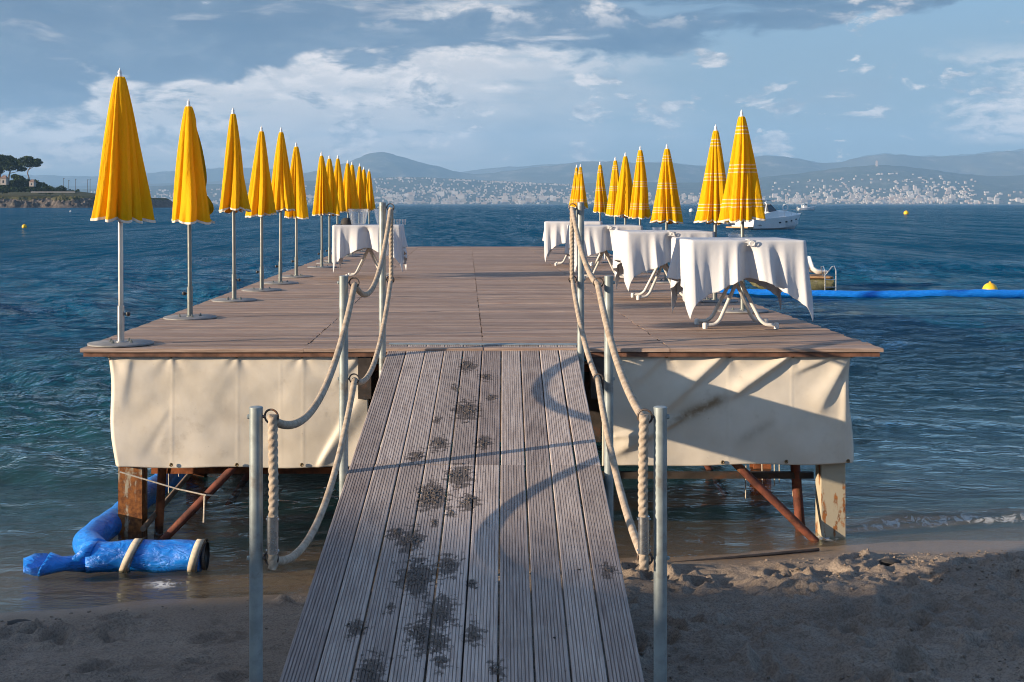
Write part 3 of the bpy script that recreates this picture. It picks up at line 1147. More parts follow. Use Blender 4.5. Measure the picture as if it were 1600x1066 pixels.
def leaf_cloud(blobs, size, dens, seed, flat=1.0):
    """many small leaf-clump faces through the volume of some ellipsoids"""
    g = np.random.default_rng(seed)
    q = MB()
    for (cx, cy_, cz, rx, ry, rz) in blobs:
        n = int(dens * (rx * ry * rz) ** (2 / 3))
        for _ in range(n):
            v = g.normal(size=3)
            v /= np.linalg.norm(v)
            r = g.uniform(0.45, 1.0) ** 0.5 * g.uniform(0.85, 1.1)
            p = Vector((cx + v[0] * rx * r, cy_ + v[1] * ry * r, cz + v[2] * rz * r))
            s_ = size * g.uniform(0.5, 1.3)
            a = Vector(g.normal(size=3)).normalized()
            b_ = a.orthogonal().normalized()
            c_ = a.cross(b_)
            k = len(q.v)
            for e, f in ((-1, -0.5), (0.2, -0.9), (1, 0.1), (0.1, 0.8)):
                w_ = p + b_ * (e * s_) + c_ * (f * s_ * flat)
                q.v.append((w_.x, w_.y, w_.z))
            q.f.append((k, k + 1, k + 2, k + 3))
    return q


def pine(px, ytop, ybase, y_off, blobs, trunk, label):
    Yd = HY + y_off
    k = Yd / FPX
    root = thing('pine_tree', label, 'tree', ((px - 729) * k, Yd, px_h(ybase, Yd)), group='pines on the headland')
    # blobs in picture pixels relative to (px, ybase): dx, up, rx, rz
    bl = [(bx * k, random.uniform(-2, 2), bu * k, brx * k, brx * k * 0.9, brz * k) for bx, bu, brx, brz in blobs]
    leaf_cloud(bl, 0.62, 34, int(px * 7 + ytop)).obj('crown', M['leaf'], root)
    t = MB()
    for path, r0, r1 in trunk:
        pts = [(ax * k, 0, au * k) for ax, au in path]
        t.tube(pts, list(np.linspace(r0, r1, len(pts))), 7)
    t.obj('trunk', M['bark'], root, True)
    return root


pine(47, 246, 281, 30, [(-10, 30, 9, 5), (-2, 33, 8, 4), (4, 28, 12, 5), (12, 27, 9, 4), (-3, 24, 11, 4), (9, 23, 8, 3), (14, 30, 5, 3), (-14, 26, 5, 3)],
     [([(0, -6), (-2, 4), (-4, 10), (-3, 15), (0, 19), (2, 25)], 0.5, 0.3), ([(-2, 16), (3, 19), (8, 22)], 0.3, 0.15)],
     'slender leaning umbrella pine standing alone on the headland crest')
pine(10, 244, 281, 45, [(-10, 34, 13, 6), (2, 33, 12, 5), (10, 28, 12, 6), (-6, 26, 15, 7), (18, 23, 9, 4), (23, 17, 8, 4), (6, 20, 14, 6), (-18, 24, 13, 8), (-16, 14, 12, 6)],
     [([(3, -6), (4, 6), (6, 14), (4, 24)], 0.7, 0.35), ([(5, 10), (14, 12), (24, 15)], 0.3, 0.12), ([(-8, -6), (-10, 10), (-8, 22)], 0.6, 0.3)],
     'broad dark umbrella pine at the left edge of the headland')


def bushes(name, label, blobs, y_off, seed, mat='hedge', size=0.55, dens=42, cat='bush'):
    Yd = HY + y_off
    k = Yd / FPX
    bl = [((px - 729) * k, Yd + random.uniform(-1, 1), px_h(py, Yd), rx * k, rx * k * 0.7, rz * k) for px, py, rx, rz in blobs]
    o = leaf_cloud(bl, size, dens, seed).obj(name, M[mat])
    tag(o, label, cat)
    return o


bushes('thicket', 'dark wooded slope falling to the right under the pines', [(20, 290, 16, 9), (38, 288, 14, 9), (52, 290, 12, 10), (64, 294, 13, 9), (76, 297, 10, 7), (-10, 290, 18, 12), (8, 294, 14, 8), (30, 280, 9, 6), (24, 276, 6, 4)], 26, 5, 'leaf', 0.6, 46, 'trees')
bushes('clipped_hedge', 'long low clipped dark hedge along the headland road', [(x, 296.5, 6, 3.6) for x in range(-20, 90, 6)], 14, 6, 'hedge', 0.4, 60, 'hedge')
bushes('round_bush', 'round dark bush at the right end of the hedge', [(96, 295, 7, 5), (92, 297, 5, 4), (100, 297, 5, 4)], 13, 7, 'hedge', 0.45, 60)
bushes('small_shrub', 'cluster of small dark shrubs right of the round bush', [(109, 298, 3, 2), (114, 298.5, 3, 2), (121, 298, 3, 2.6), (119, 299.5, 4, 1.6)], 13, 8, 'hedge', 0.35, 60)


def cottage(px, pyb, w, h, roof, y_off, label):
    Yd = HY + y_off
    k = Yd / FPX
    t = thing('cottage', label, 'house', ((px - 729) * k, Yd, px_h(pyb, Yd)))
    w, h, roof = w * k, h * k, roof * k
    MB().box((0, 0, h / 2), (w, 5, h)).obj('wall', M['house_wall'], t)
    q = MB()
    q.v = [(-w / 2 - .3, -2.8, h), (w / 2 + .3, -2.8, h), (w / 2 + .3, 2.8, h), (-w / 2 - .3, 2.8, h), (-w / 4, 0, h + roof), (w / 4, 0, h + roof)]
    q.f = [(0, 1, 5, 4), (2, 3, 4, 5), (1, 2, 5), (3, 0, 4), (3, 2, 1, 0)]
    q.obj('roof', M['roof_tile'], t)
    MB().box((0, -2.52, h * 0.5), (w * 0.25, 0.1, h * 0.4)).obj('window', M['tint_glass'], t)


cottage(51, 291.5, 7, 7, 4, 16, 'small white cottage with pointed roof beside the lone pine')
cottage(7, 289, 9, 10, 5, 18, 'dull brown-roofed house under the broad pine at far left')
for k, (px, ph) in enumerate(((89, 279), (97, 282), (108, 280), (127, 281), (131, 280))):
    t = thing('street_lamp', ('leftmost', 'second', 'middle', 'fourth', 'rightmost')[k] + ' of the five thin lamp posts on the headland road', 'street lamp', (hx_(px), HY + 15, px_h(300, HY + 15)), group='lamp posts on the headland')
    hh = (300 - ph) * (HY + 15) / FPX
    MB().tube([(0, 0, -1), (0, 0, hh)], 0.14, 6).obj('mast', M['dark_steel'], t)
    MB().box((0.2, 0, hh), (1.0, 0.4, 0.25)).obj('lamp_head', M['dark_steel'], t)
MB().box((hx_(75), HY + 11, px_h(300.2, HY + 11)), (70 * HY / FPX, 0.5, 0.9)).obj('road_wall', M['plate'])
tag(bpy.data.objects['road_wall'], 'low pale wall along the headland road above the grass', 'wall')


# ---- haze: the air between here and the far shore
hz, n = new_mat('haze_air')
pv = n.add('ShaderNodeVolumePrincipled')
pv.inputs['Color'].default_value = (0.34, 0.62, 1.0, 1)
pv.inputs['Density'].default_value = 7.6e-5
pv.inputs['Anisotropy'].default_value = 0.0
ho = n.add('ShaderNodeOutputMaterial')
n.link(pv.outputs[0], ho.inputs['Volume'])
hzo = MB().box((0, 9000, 545), (40000, 22000, 1110)).obj('haze', hz)
tag(hzo, kind='stuff')

# ================================================================== PIER
Y0, Y1 = 9.75, 33.3
pier = thing('pier', 'long timber bathing pier on rusty steel legs, running out from the beach', 'pier', (0, Y0, 0))
cols_x = [-2.95, -1.24, 0.13, 1.55, 3.18]
PITCH = 0.1472
rows_n = int((Y1 - Y0) / PITCH)
plank_me = []
for c in range(4):
    w = cols_x[c + 1] - cols_x[c] - 0.006
    q = MB()
    hw, t, b = PITCH / 2 - 0.0035, 0.028, 0.004
    # chamfered board section
    sec = [(-hw, -t), (hw, -t), (hw, -b), (hw - b, 0), (-hw + b, 0), (-hw, -b)]
    q.loft([[(-w / 2, y, z) for y, z in sec], [(w / 2, y, z) for y, z in sec]])
    plank_me.append((q, w))
shared = [q.mesh('plank', M['deck']) for q, w in plank_me]
rest = MB()
cnt = 0
for r_ in range(rows_n):
    yc = Y0 + PITCH * (r_ + 0.5)
    for c in range(4):
        xc = (cols_x[c] + cols_x[c + 1]) / 2
        xc += random.uniform(-0.004, 0.004)
        if c == 0:
            xc += random.uniform(-0.012, 0.006)
        if c == 3:
            xc += random.uniform(-0.02, 0.012)
        zz = DECK + random.uniform(-0.0022, 0.0012)
        if cnt < 300:
            o = link('plank', shared[c], pier, (xc, yc - Y0, zz), (random.uniform(-0.012, 0.012), 0, 0))
            cnt += 1
        else:
            w = plank_me[c][1]
            rest.box((xc, yc - Y0, zz - 0.014), (w, PITCH - 0.007, 0.028))
tag(rest.obj('far_planks', M['deck_far'], pier), kind='stuff')
q = MB()
for k in range(2):
    pass
# front edge board and steel angle under the planks
MB().box((0.115, 0.035, DECK - 0.048), (6.08, 0.030, 0.034)).obj('front_edge', M['edge_wood'], pier)
for x in (-2.72, -2.05, -1.24, -0.72, 0.13, 0.98, 1.55, 2.2, 2.86):
    MB().box((x, (Y1 - Y0) / 2 + 0.06, DECK - 0.098), (0.07, Y1 - Y0 - 0.1, 0.064)).obj('joist', M['joist'], pier)


def h_beam(q, a, b, w, t=0.012):
    """vertical H-section from a to b"""
    ax, ay, az_ = a
    zm, zl = (az_ + b) / 2, b - az_
    q.box((ax, ay - w / 2 + t / 2, zm), (w, t, zl))
    q.box((ax, ay + w / 2 - t / 2, zm), (w, t, zl))
    q.box((ax, ay, zm), (t, w - 2 * t, zl))


leg_i = 0
for yy_ in (0.225, 2.6, 5.0, 7.4, 9.8, 12.2, 14.6, 17.0, 19.4, 21.8):
    for x in (-2.60, 2.835):
        q = MB()
        if yy_ < 1:
            # front legs: boxed section, 0.18 m
            q.box((0, 0, (DECK - 0.13 - 0.35) / 2), (0.185, 0.17, DECK - 0.13 + 0.35))
        else:
            h_beam(q, (0, 0, -2.2), DECK - 0.13, 0.17)
        o = q.obj('leg', M['rust'] if (x < 0 or yy_ > 1) else M['beam_cream'], pier)
        if yy_ < 1 and x < 0:
            o.data.materials[0] = M['beam_rusty']
        o.location = (x, yy_, 0)
        if x < 0 and yy_ < 1:
            o['label'] = 'front left leg, cream paint mostly lost to orange rust'
    MB().box((0.118, yy_ + 0.11, 1.255), (5.4, 0.09, 0.10)).obj('cross_beam', M['rust'], pier)
    if yy_ < 13:
        MB().box((-1.27, yy_ + 0.28, 0.44), (2.5, 0.05, 0.05)).obj('low_beam', M['rust'] if yy_ < 1 else M['dark_steel'], pier)
        MB().box((1.40, yy_ + 0.28, 0.40), (2.75, 0.05, 0.05)).obj('low_beam', M['dark_steel'], pier)
for a, b in (((-2.34, -0.04, -0.02), (-1.62, 0.16, 0.72)), ((2.68, 0.05, -0.02), (1.86, 0.2, 0.78)),
             ((-2.34, 2.6, -0.4), (-1.5, 2.6, 0.9)), ((2.6, 2.6, -0.4), (1.8, 2.6, 0.9))):
    MB().tube([a, b], 0.032, 12).obj('brace', M['rust_red'], pier, True)
MB().tube([(-2.44, 0.35, -0.2), (-2.36, 0.35, 1.2)], 0.035, 10).obj('brace', M['rust'], pier, True)
MB().tube([(2.70, 0.55, -0.2), (2.62, 0.5, 0.62)], 0.04, 10).obj('brace', M['rust_red'], pier, True)
# little black kick-pad and hinge gear where the gangway meets the deck
MB().box((-0.78, 0.10, 1.25), (0.10, 0.12, 0.34)).obj('hinge_bracket', M['dark_steel'], pier)
MB().box((1.0, 0.10, 1.25), (0.10, 0.12, 0.34)).obj('hinge_bracket', M['dark_steel'], pier)
MB().tube([(-0.52, -0.02, 1.17), (0.78, -0.02, 1.17)], 0.028, 10).obj('hinge_bar', M['galv'], pier, True)
MB().box((0.1, 0.30, 0.98), (1.9, 0.05, 0.55)).obj('backing_board', M['dark_steel'], pier)

# side pipe the boom is lashed to, and its cords
MB().tube([(-2.46, -0.02, 0.10), (-2.44, 4.0, 0.30), (-2.44, 8.0, 0.30)], 0.022, 10).obj('boom_rail', M['joist'], pier, True)
for k in range(9):
    y_ = 0.4 + 0.42 * k
    x_ = -2.46 + random.uniform(-0.05, 0.03)
    MB().tube([(x_ - random.uniform(0, 0.12), y_, DECK - 0.1), (x_ + 0.01, y_ + random.uniform(-0.1, 0.1), 0.16 + 0.04 * k)], 0.0045, 5).obj('cord', M['cord'], pier)
MB().tube([(-2.64, 0.0, 0.53), (-2.2, 0.0, 0.40), (-1.98, -0.03, 0.36), (-1.9, 0.03, 0.34)], 0.006, 6).obj('cord', M['cord'], pier)
MB().tube([(-1.985, -0.05, 0.36), (-1.99, -0.06, 0.16)], 0.007, 6).obj('cord', M['cord'], pier)
for k in range(5):
    x_ = 2.3 + 0.09 * k + random.uniform(-0.02, 0.02)
    MB().tube([(x_, 0.7, DECK - 0.1), (x_ + random.uniform(-0.03, 0.03), 0.7, random.uniform(0.1, 0.3))], 0.0045, 5).obj('cord', M['cord'], pier)
MB().tube([(1.1, -0.75, 0.012), (2.6, -0.30, 0.02)], 0.012, 8).obj('sunken_pipe', M['dark_steel'], pier, True)


# ---- canvas skirts
def px_x(px, fy=203.0):
    return (px - 729) / fy


def px_z(py, fy=203.0):
    return EYE - (py - 319) / fy


YC = 9.82


def skirt(label, pl, pr, top, bot, folds, soils, grom_t, grom_b, seed, edge_fn, side):
    NX, NZ = 190, 90
    u = np.linspace(0, 1, NX)[None, :] * np.ones((NZ, 1))
    v = np.linspace(0, 1, NZ)[:, None] * np.ones((1, NX))
    px = pl + (pr - pl) * u
    ytop = top + 2.2 * np.abs(np.sin(PI * (px - grom_t[0]) / (grom_t[1] - grom_t[0])))
    ybot = bot(px) + 1.2 * np.sin(px * 0.035 + seed)
    py = ytop + (ybot - ytop) * v
    px = px + edge_fn(u, v)
    dsp = 0.009 * fbm(px * 0.009, py * 0.012, seed, 3) * 2 + 0.0012 * fbm(px * 0.05, py * 0.05, seed + 3, 3)
    dsp += 0.006 * np.sin(px * 0.045 + 1.5 * np.sin(py * 0.01 + seed)) * v
    for gx in grom_t:                       # puckers fanning out below each eyelet
        rr = np.hypot(px - gx, (py - top))
        dsp += 0.006 * np.exp(-rr / 26) * np.cos(np.arctan2(px - gx, py - top + 3) * 7)
    soil = np.zeros_like(px)
    for (x0, y0, x1, y1, wd, am) in folds:
        dx, dy = x1 - x0, y1 - y0
        L2 = dx * dx + dy * dy
        t = ((px - x0) * dx + (py - y0) * dy) / L2
        s_ = ((px - x0) * dy - (py - y0) * dx) / math.sqrt(L2)
        en = sstep(t, -0.12, 0.12) * (1 - sstep(t, 0.75, 1.15))
        ww = wd * (0.55 + 0.9 * np.clip(t, 0, 1))
        prof_ = np.where(s_ < 0, np.exp(-(s_ / ww) ** 2), np.exp(-(s_ / (ww * 0.45)) ** 2))
        dsp += am * en * prof_
    for (x0, y0, x1, y1, wd, am) in soils:
        dx, dy = x1 - x0, y1 - y0
        L2 = dx * dx + dy * dy
        t = ((px - x0) * dx + (py - y0) * dy) / L2
        s_ = ((px - x0) * dy - (py - y0) * dx) / math.sqrt(L2)
        soil = np.maximum(soil, am * np.exp(-(s_ / wd) ** 2) * sstep(t, -0.2, 0.35) * (1 - sstep(t, 0.8, 1.1)))
    X = px_x(px)
    Z = px_z(py)
    Y = YC - dsp
    # the outer edge is wrapped round the corner
    if side:
        wr_ = sstep(u, 0.985, 1.0) if side > 0 else 1 - sstep(u, 0.0, 0.015)
        Y = Y + wr_ * 0.05
    root = thing('canvas_skirt', label, 'canvas', (0, 0, 0), group='canvas skirts under the deck front')
    o = link('sheet', grid_mesh('sheet', X, Y, Z, M['tarp'], True, {'soil': soil}), root)
    sm = o.modifiers.new('thick', 'SOLIDIFY')
    sm.thickness = 0.003
    gm = MB().torus((0, 0, 0), 0.011, 0.0042, (0, 1, 0), 14, 6).box((0, 0.004, 0), (0.012, 0.002, 0.012)).mesh('grommet', M['brass'], True)
    for gx in grom_t:
        link('grommet', gm, root, (px_x(gx), YC - 0.024, px_z(top + 5.0)))
    for gx in grom_b:
        link('grommet', gm, root, (px_x(gx), YC - 0.024, px_z(bot(gx) - 5)))
    # welded vertical seams
    return root


skirt('cream canvas sheet, evenly sunlit, under the deck left of the gangway', 167, 576, 550, lambda p: 729 + 0 * p,
      [(205, 560, 188, 640, 18, 0.010), (250, 700, 300, 600, 34, 0.007), (272, 556, 271, 735, 2.2, 0.0016), (374, 556, 373, 735, 2.2, 0.0014), (476, 556, 475, 735, 2.2, 0.0016), (440, 556, 441, 735, 2.0, 0.0010), (500, 725, 572, 610, 15, 0.024), (370, 560, 290, 690, 34, 0.007), (420, 700, 470, 590, 30, 0.006), (560, 560, 520, 600, 12, 0.010), (262, 640, 208, 720, 22, 0.006)],
      [(340, 640, 390, 660, 14, 0.25)], [173, 270, 372, 473, 569], [270, 372, 473, 569], 5,
      lambda u, v: (12 * v ** 0.8 + 3 * np.sin(v * 7)) * (1 - sstep(u, 0, 0.35)), -1)
skirt('cream canvas sheet with deep diagonal folds, half in shade, right of the gangway', 940, 1331, 550, lambda p: 727 - 0.01 * (p - 940),
      [(1236, 552, 1140, 618, 11, 0.040), (1132, 552, 1010, 660, 16, 0.034), (1060, 655, 960, 705, 12, 0.036), (1325, 556, 1275, 640, 16, 0.030), (1040, 552, 985, 600, 14, 0.018), (1300, 556, 1240, 580, 8, 0.016), (955, 680, 1010, 672, 8, 0.022), (1320, 600, 1316, 720, 9, 0.012), (1138, 556, 1137, 735, 2.2, 0.0014), (1236, 556, 1235, 735, 2.2, 0.0014)],
      [(1040, 662, 1135, 618, 9, 1.0), (1150, 690, 1210, 655, 8, 0.35), (985, 690, 1040, 668, 12, 0.30)], [1040, 1138, 1236, 1327], [1127, 1226, 1322], 8,
      lambda u, v: (-4 * np.sin(v * 5)) * sstep(u, 0.7, 1), 1)


# ================================================================== GANGWAY
SLOPE = math.atan(0.162)
BETA = -math.atan(0.0298)
ramp = thing('gangway', 'grey grooved timber gangway sloping from the beach up to the pier', 'gangway', (0.125, 9.93, DECK + 0.012))
ramp.rotation_mode = 'XYZ'
ramp.rotation_euler = (SLOPE, 0, BETA)


SPOTS = [(732, 575, 14, 1.0), (712, 610, 9, .7), (757, 592, 10, .8), (730, 645, 22, 1.3), (768, 624, 10, .8), (756, 696, 13, 1.0), (687, 697, 16, .8), (683, 660, 9, .6), (651, 718, 15, .8),
         (718, 750, 22, 1.2), (675, 780, 26, 1.5), (733, 790, 16, .9), (705, 808, 10, .5), (640, 850, 22, 1.0), (652, 910, 30, 1.5), (700, 890, 18, 1.0), (688, 965, 24, 1.2), (610, 958, 10, .6), (556, 990, 14, .9), (685, 1012, 18, 1.0),
         (735, 918, 10, .6), (690, 1040, 14, .6), (580, 1056, 22, .9), (660, 1000, 30, .5), (740, 1000, 20, .4), (950, 895, 14, .5), (775, 1052, 14, .4), (620, 840, 14, .7), (678, 823, 8, .6)]


def to_ramp(px, py):
    """picture point on the gangway to the gangway's own (across, along)"""
    fy = 201.4 + (py - 541) * 0.367
    wx, wy = (px - 729) / fy, 2000 / fy
    s_ = 9.93 - wy
    return wx - (0.125 - 0.0298 * s_), -s_ / math.cos(SLOPE), fy


SPOT_L = []
for (a_, b_, r_, d_) in SPOTS:
    u_, l_, fy_ = to_ramp(a_, b_)
    SPOT_L.append((u_, l_, r_ / fy_ * 1.15, r_ / fy_ * 2.6, d_))


def grooved(w, L, ng, name, x_off, y_off):
    """board with lengthwise grooves on its face; x across, -y along"""
    t = 0.03
    sec = [(-w / 2, -t, 0), (-w / 2, -0.003, 0), (-w / 2 + 0.004, 0, 0)]
    m = 0.010
    pitch = (w - 2 * m) / ng
    for k in range(ng):
        x0 = -w / 2 + m + pitch * k + pitch * 0.28
        x1 = x0 + pitch * 0.30
        sec += [(x0, 0, 0), (x0 + 0.0010, -0.0034, 1), (x1 - 0.0010, -0.0034, 1), (x1, 0, 0)]
    sec += [(w / 2 - 0.004, 0, 0), (w / 2, -0.003, 0), (w / 2, -t, 0)]
    q = MB()
    steps = int(L / 0.035)
    q.loft([[(x, -L * i / steps, z) for x, z, g in sec] for i in range(steps + 1)])
    me = q.mesh(name, M['ramp'])
    at = me.attributes.new('groove', 'FLOAT', 'POINT')
    at.data.foreach_set('value', [float(g) for _ in range(steps + 1) for x, z, g in sec])
    xx = np.array([[x for x, z, g in sec]] * (steps + 1)) + x_off
    ll = np.array([[-L * i / steps] * len(sec) for i in range(steps + 1)]) + y_off
    damp = np.zeros_like(xx)
    for (u_, l_, ru, rl, d_) in SPOT_L:
        damp = np.maximum(damp, min(1.0, 0.55 + 0.4 * d_) * np.exp(-((xx - u_) / ru) ** 2 - ((ll - l_) / rl) ** 2))
    at = me.attributes.new('damp', 'FLOAT', 'POINT')
    at.data.foreach_set('value', damp.astype(np.float32).ravel())
    return me


L1 = 2.585
L2 = 5.2
for k in range(10):
    x = (k - 4.5) * 0.145 + random.uniform(-0.001, 0.001)
    link('plank', grooved(0.1365, L1 - 0.004, 8, 'plank', x, 0), ramp, (x, random.uniform(-0.006, 0), random.uniform(-0.0012, 0.0012)), (0, random.uniform(-0.004, 0.004), random.uniform(-0.0006, 0.0006)))
    link('plank', grooved(0.1365, L2, 8, 'plank', x, -L1), ramp, (x + random.uniform(-0.002, 0.002), -L1 - random.uniform(0, 0.004), random.uniform(-0.0012, 0.0012)), (0, random.uniform(-0.004, 0.004), random.uniform(-0.0006, 0.0006)))
for x in (-0.66, 0.0, 0.66):
    MB().box((x, -(L1 + L2) / 2 - 0.1, -0.078), (0.06, L1 + L2 - 0.3, 0.09)).obj('stringer', M['dark_steel'], ramp)
MB().box((0, -0.0, 0.0030), (1.46, 0.05, 0.004)).obj('end_strip', M['galv'], ramp)
sm_ = MB().lathe([(0.006, 0), (0.006, 0.0025), (0.003, 0.004)], 8).mesh('screw', M['dark_steel'], True)
for (sx, sy) in ((0.52, -3.95), (0.66, -5.2), (0.52, -5.15), (-0.22, -3.9), (0.38, -4.6), (-0.5, -4.5)):
    link('screw', sm_, ramp, (sx, sy, 0.001))

# wet sand carried up on shoes: many little clods in trodden patches (picture points on the gangway)
cr = np.random.default_rng(3)
cl = MB()
spots = SPOTS
for (px, py, rp, dens) in spots:
    for _ in range(int(rp * rp * 0.10 * dens) + 4):
        a, rr = cr.uniform(0, 2 * PI), abs(cr.normal(0, 0.42))
        x_, y_ = px + rp * rr * math.cos(a), py + rp * rr * math.sin(a) * 0.9
        u_, ly, fy = to_ramp(x_, y_)
        if abs(u_) > 0.71 or ly > -0.05:
            continue
        sz = cr.uniform(0.0025, 0.009)
        b = len(cl.v)
        k = 6
        ph = cr.uniform(0, 6)
        el_ = cr.uniform(0.6, 1.6)
        an = cr.uniform(0, PI)
        for ring_r, z_ in ((1.0, 0.0006), (0.75, 0.45), (0.25, 0.7)):
            for j in range(k):
                t_ = ph + 2 * PI * j / k
                rj = sz * ring_r * cr.uniform(0.7, 1.25)
                ex, ey = rj * math.cos(t_) * el_, rj * math.sin(t_) / el_
                cl.v.append((u_ + ex * math.cos(an) - ey * math.sin(an), ly + (ex * math.sin(an) + ey * math.cos(an)) * 1.3, max(z_ * sz * 0.8, 0.0006)))
        for i in range(2):
            for j in range(k):
                cl.f.append((b + i * k + j, b + i * k + (j + 1) % k, b + (i + 1) * k + (j + 1) % k, b + (i + 1) * k + j))
        cl.f.append(tuple(b + 2 * k + j for j in range(k)))
o = cl.obj('trodden_wet_sand', M['wet_sand'], None, True)
o.location = ramp.location
o.rotation_euler = ramp.rotation_euler
tag(o, 'dark wet sand in trodden clods down the middle of the gangway', 'wet sand', kind='stuff')


# ================================================================== HANDRAIL POSTS AND ROPES
def ramp_z(y):
    return DECK - 0.162 * (9.93 - y)


POST = {}
post_label = {('L', 1): 'galvanised handrail post at the deck edge, left of the gangway top', ('L', 2): 'galvanised handrail post halfway down, left of the gangway',
              ('L', 3): 'nearest galvanised handrail post, left of the gangway foot', ('R', 1): 'galvanised handrail post at the deck edge, right of the gangway top',
              ('R', 2): 'galvanised handrail post halfway down, right of the gangway', ('R', 3): 'nearest galvanised handrail post, right of the gangway foot'}
for side, xsn in (('L', {1: -0.632, 2: -0.698, 3: -0.822}), ('R', {1: 0.858, 2: 0.808, 3: 0.757})):
    for k, y in ((1, 9.62), (2, 7.27), (3, 5.0)):
        fy = 2000 / y
        top = EYE - ({1: 317, 2: 432, 3: 637}[k] - 319) / fy
        x = xsn[k]
        bot = {1: 0.75, 2: -0.25, 3: -0.3}[k]
        t = thing('handrail_post', post_label[(side, k)], 'post', (x, y, bot), group='handrail posts of the gangway')
        s = 1 if side == 'L' else -1
        h = top - bot
        MB().tube([(0, 0, 0), (0, 0, h)], 0.0262, 24).obj('tube', M['galv'], t, True)
        MB().lathe([(0.0268, 0), (0.0268, 0.006), (0.020, 0.009)], 24, (0, 0, h - 0.004)).obj('cap', M['galv'], t, True)
        up_z = top - 0.035
        lo_z = {1: EYE - (437 - 319) / fy, 2: EYE - (592 - 319) / fy, 3: EYE - (872 - 319) / fy}[k]
        for z in (up_z, lo_z):
            MB().torus((s * 0.060, 0, z - bot), 0.028, 0.0042, (0.25, 1, 0.1), 22, 8).obj('ring', M['ring'], t, True)
            MB().tube([(s * 0.020, 0, z - bot), (s * 0.036, 0, z - bot)], 0.006, 8).obj('eye_bolt', M['ring'], t, True)
            nu = MB().lathe([(0.009, 0), (0.009, 0.008), (0.005, 0.011)], 6, (0, 0, 0)).obj('nut', M['galv'], t)
            nu.location = (-s * 0.025, 0, z - bot)
            nu.rotation_euler = (0, -s * PI / 2, 0)
        POST[(side, k)] = (Vector((x + s * 0.062, y, up_z - 0.012)), Vector((x + s * 0.062, y, lo_z - 0.008)))


def sag_path(a, b, sag, n):
    return [a.lerp(b, t) + Vector((0, 0, -4 * sag * t * (1 - t))) for t in np.linspace(0, 1, n)]


def resample(path, step):
    pts = [Vector(p) for p in path]
    ls = [0]
    for i in range(1, len(pts)):
        ls.append(ls[-1] + (pts[i] - pts[i - 1]).length)
    n = max(4, int(ls[-1] / step))
    out = []
    for s_ in np.linspace(0, ls[-1], n):
        i = min(int(np.searchsorted(ls, s_, 'right')) - 1, len(pts) - 2)
        f = (s_ - ls[i]) / max(1e-9, ls[i + 1] - ls[i])
        out.append(pts[i].lerp(pts[i + 1], f))
    return out, ls[-1]


def braided(path, r, parent, name):
    pts, L = resample(path, 0.0042)
    st_ = L / (len(pts) - 1)
    ph = 2 * PI * st_ / 0.072
    MB().tube(pts, r, 18, True, lambda i, a: 0.87 + 0.13 * abs(math.cos(3 * (a - ph * i)))).obj(name, M['rope'], parent, True, 80)


def laid(path, r, parent, name):
    pts, L = resample(path, 0.006)
    st_ = L / (len(pts) - 1)
    ph = 2 * PI * st_ / 0.088
    MB().tube(pts, r, 24, True, lambda i, a: 0.72 + 0.30 * abs(math.cos(1.5 * (a - ph * i))) ** 0.7).obj(name, M['rope'], parent, True, 80)


for side, lab, sg in (('L', 'slack rope handrail looped through rings left of the gangway', (0.27, 0.27, 0.24, 0.29)), ('R', 'tauter rope handrail looped through rings right of the gangway', (0.10, 0.10, 0.09, 0.11))):
    t = thing('rope_handrail', lab, 'rope', (0, 0, 0), group='rope handrails of the gangway')
    u1, l1 = POST[(side, 1)]
    u2, l2 = POST[(side, 2)]
    u3, l3 = POST[(side, 3)]
    braided(sag_path(u1, u2, sg[0], 60), 0.0175, t, 'upper_rope')
    braided(sag_path(u2, u3, sg[1], 60), 0.0175, t, 'upper_rope')
    braided(sag_path(l1, l2, sg[2], 60), 0.0175, t, 'lower_rope')
    braided(sag_path(l2, l3, sg[3], 60), 0.0175, t, 'lower_rope')
    s = 1 if side == 'L' else -1
    off = Vector((s * 0.004, -0.012, 0))
    laid([u1 + off + Vector((0, 0, 0.012)), l1 + off], 0.0175, t, 'end_rope')
    top, bot = u3 + off + Vector((0, 0, 0.022)), l3 + off + Vector((0, 0, -0.03))
    laid([top, top.lerp(bot, 0.5) + Vector((s * 0.004, 0, 0)), bot], 0.0195, t, 'end_rope')
    a, b = top.lerp(bot, 0.66), top.lerp(bot, 0.90)
    sl = MB().tube([a, b], 0.0225, 20).obj('sleeve', M['sleeve'], t, True)
    for f in (0.08, 0.92):
        p = a.lerp(b, f)
        MB().tube([p + Vector((-0.026, 0, 0)), p + Vector((0.026, 0, 0))], 0.004, 8).obj('bolt', M['sleeve'], sl)


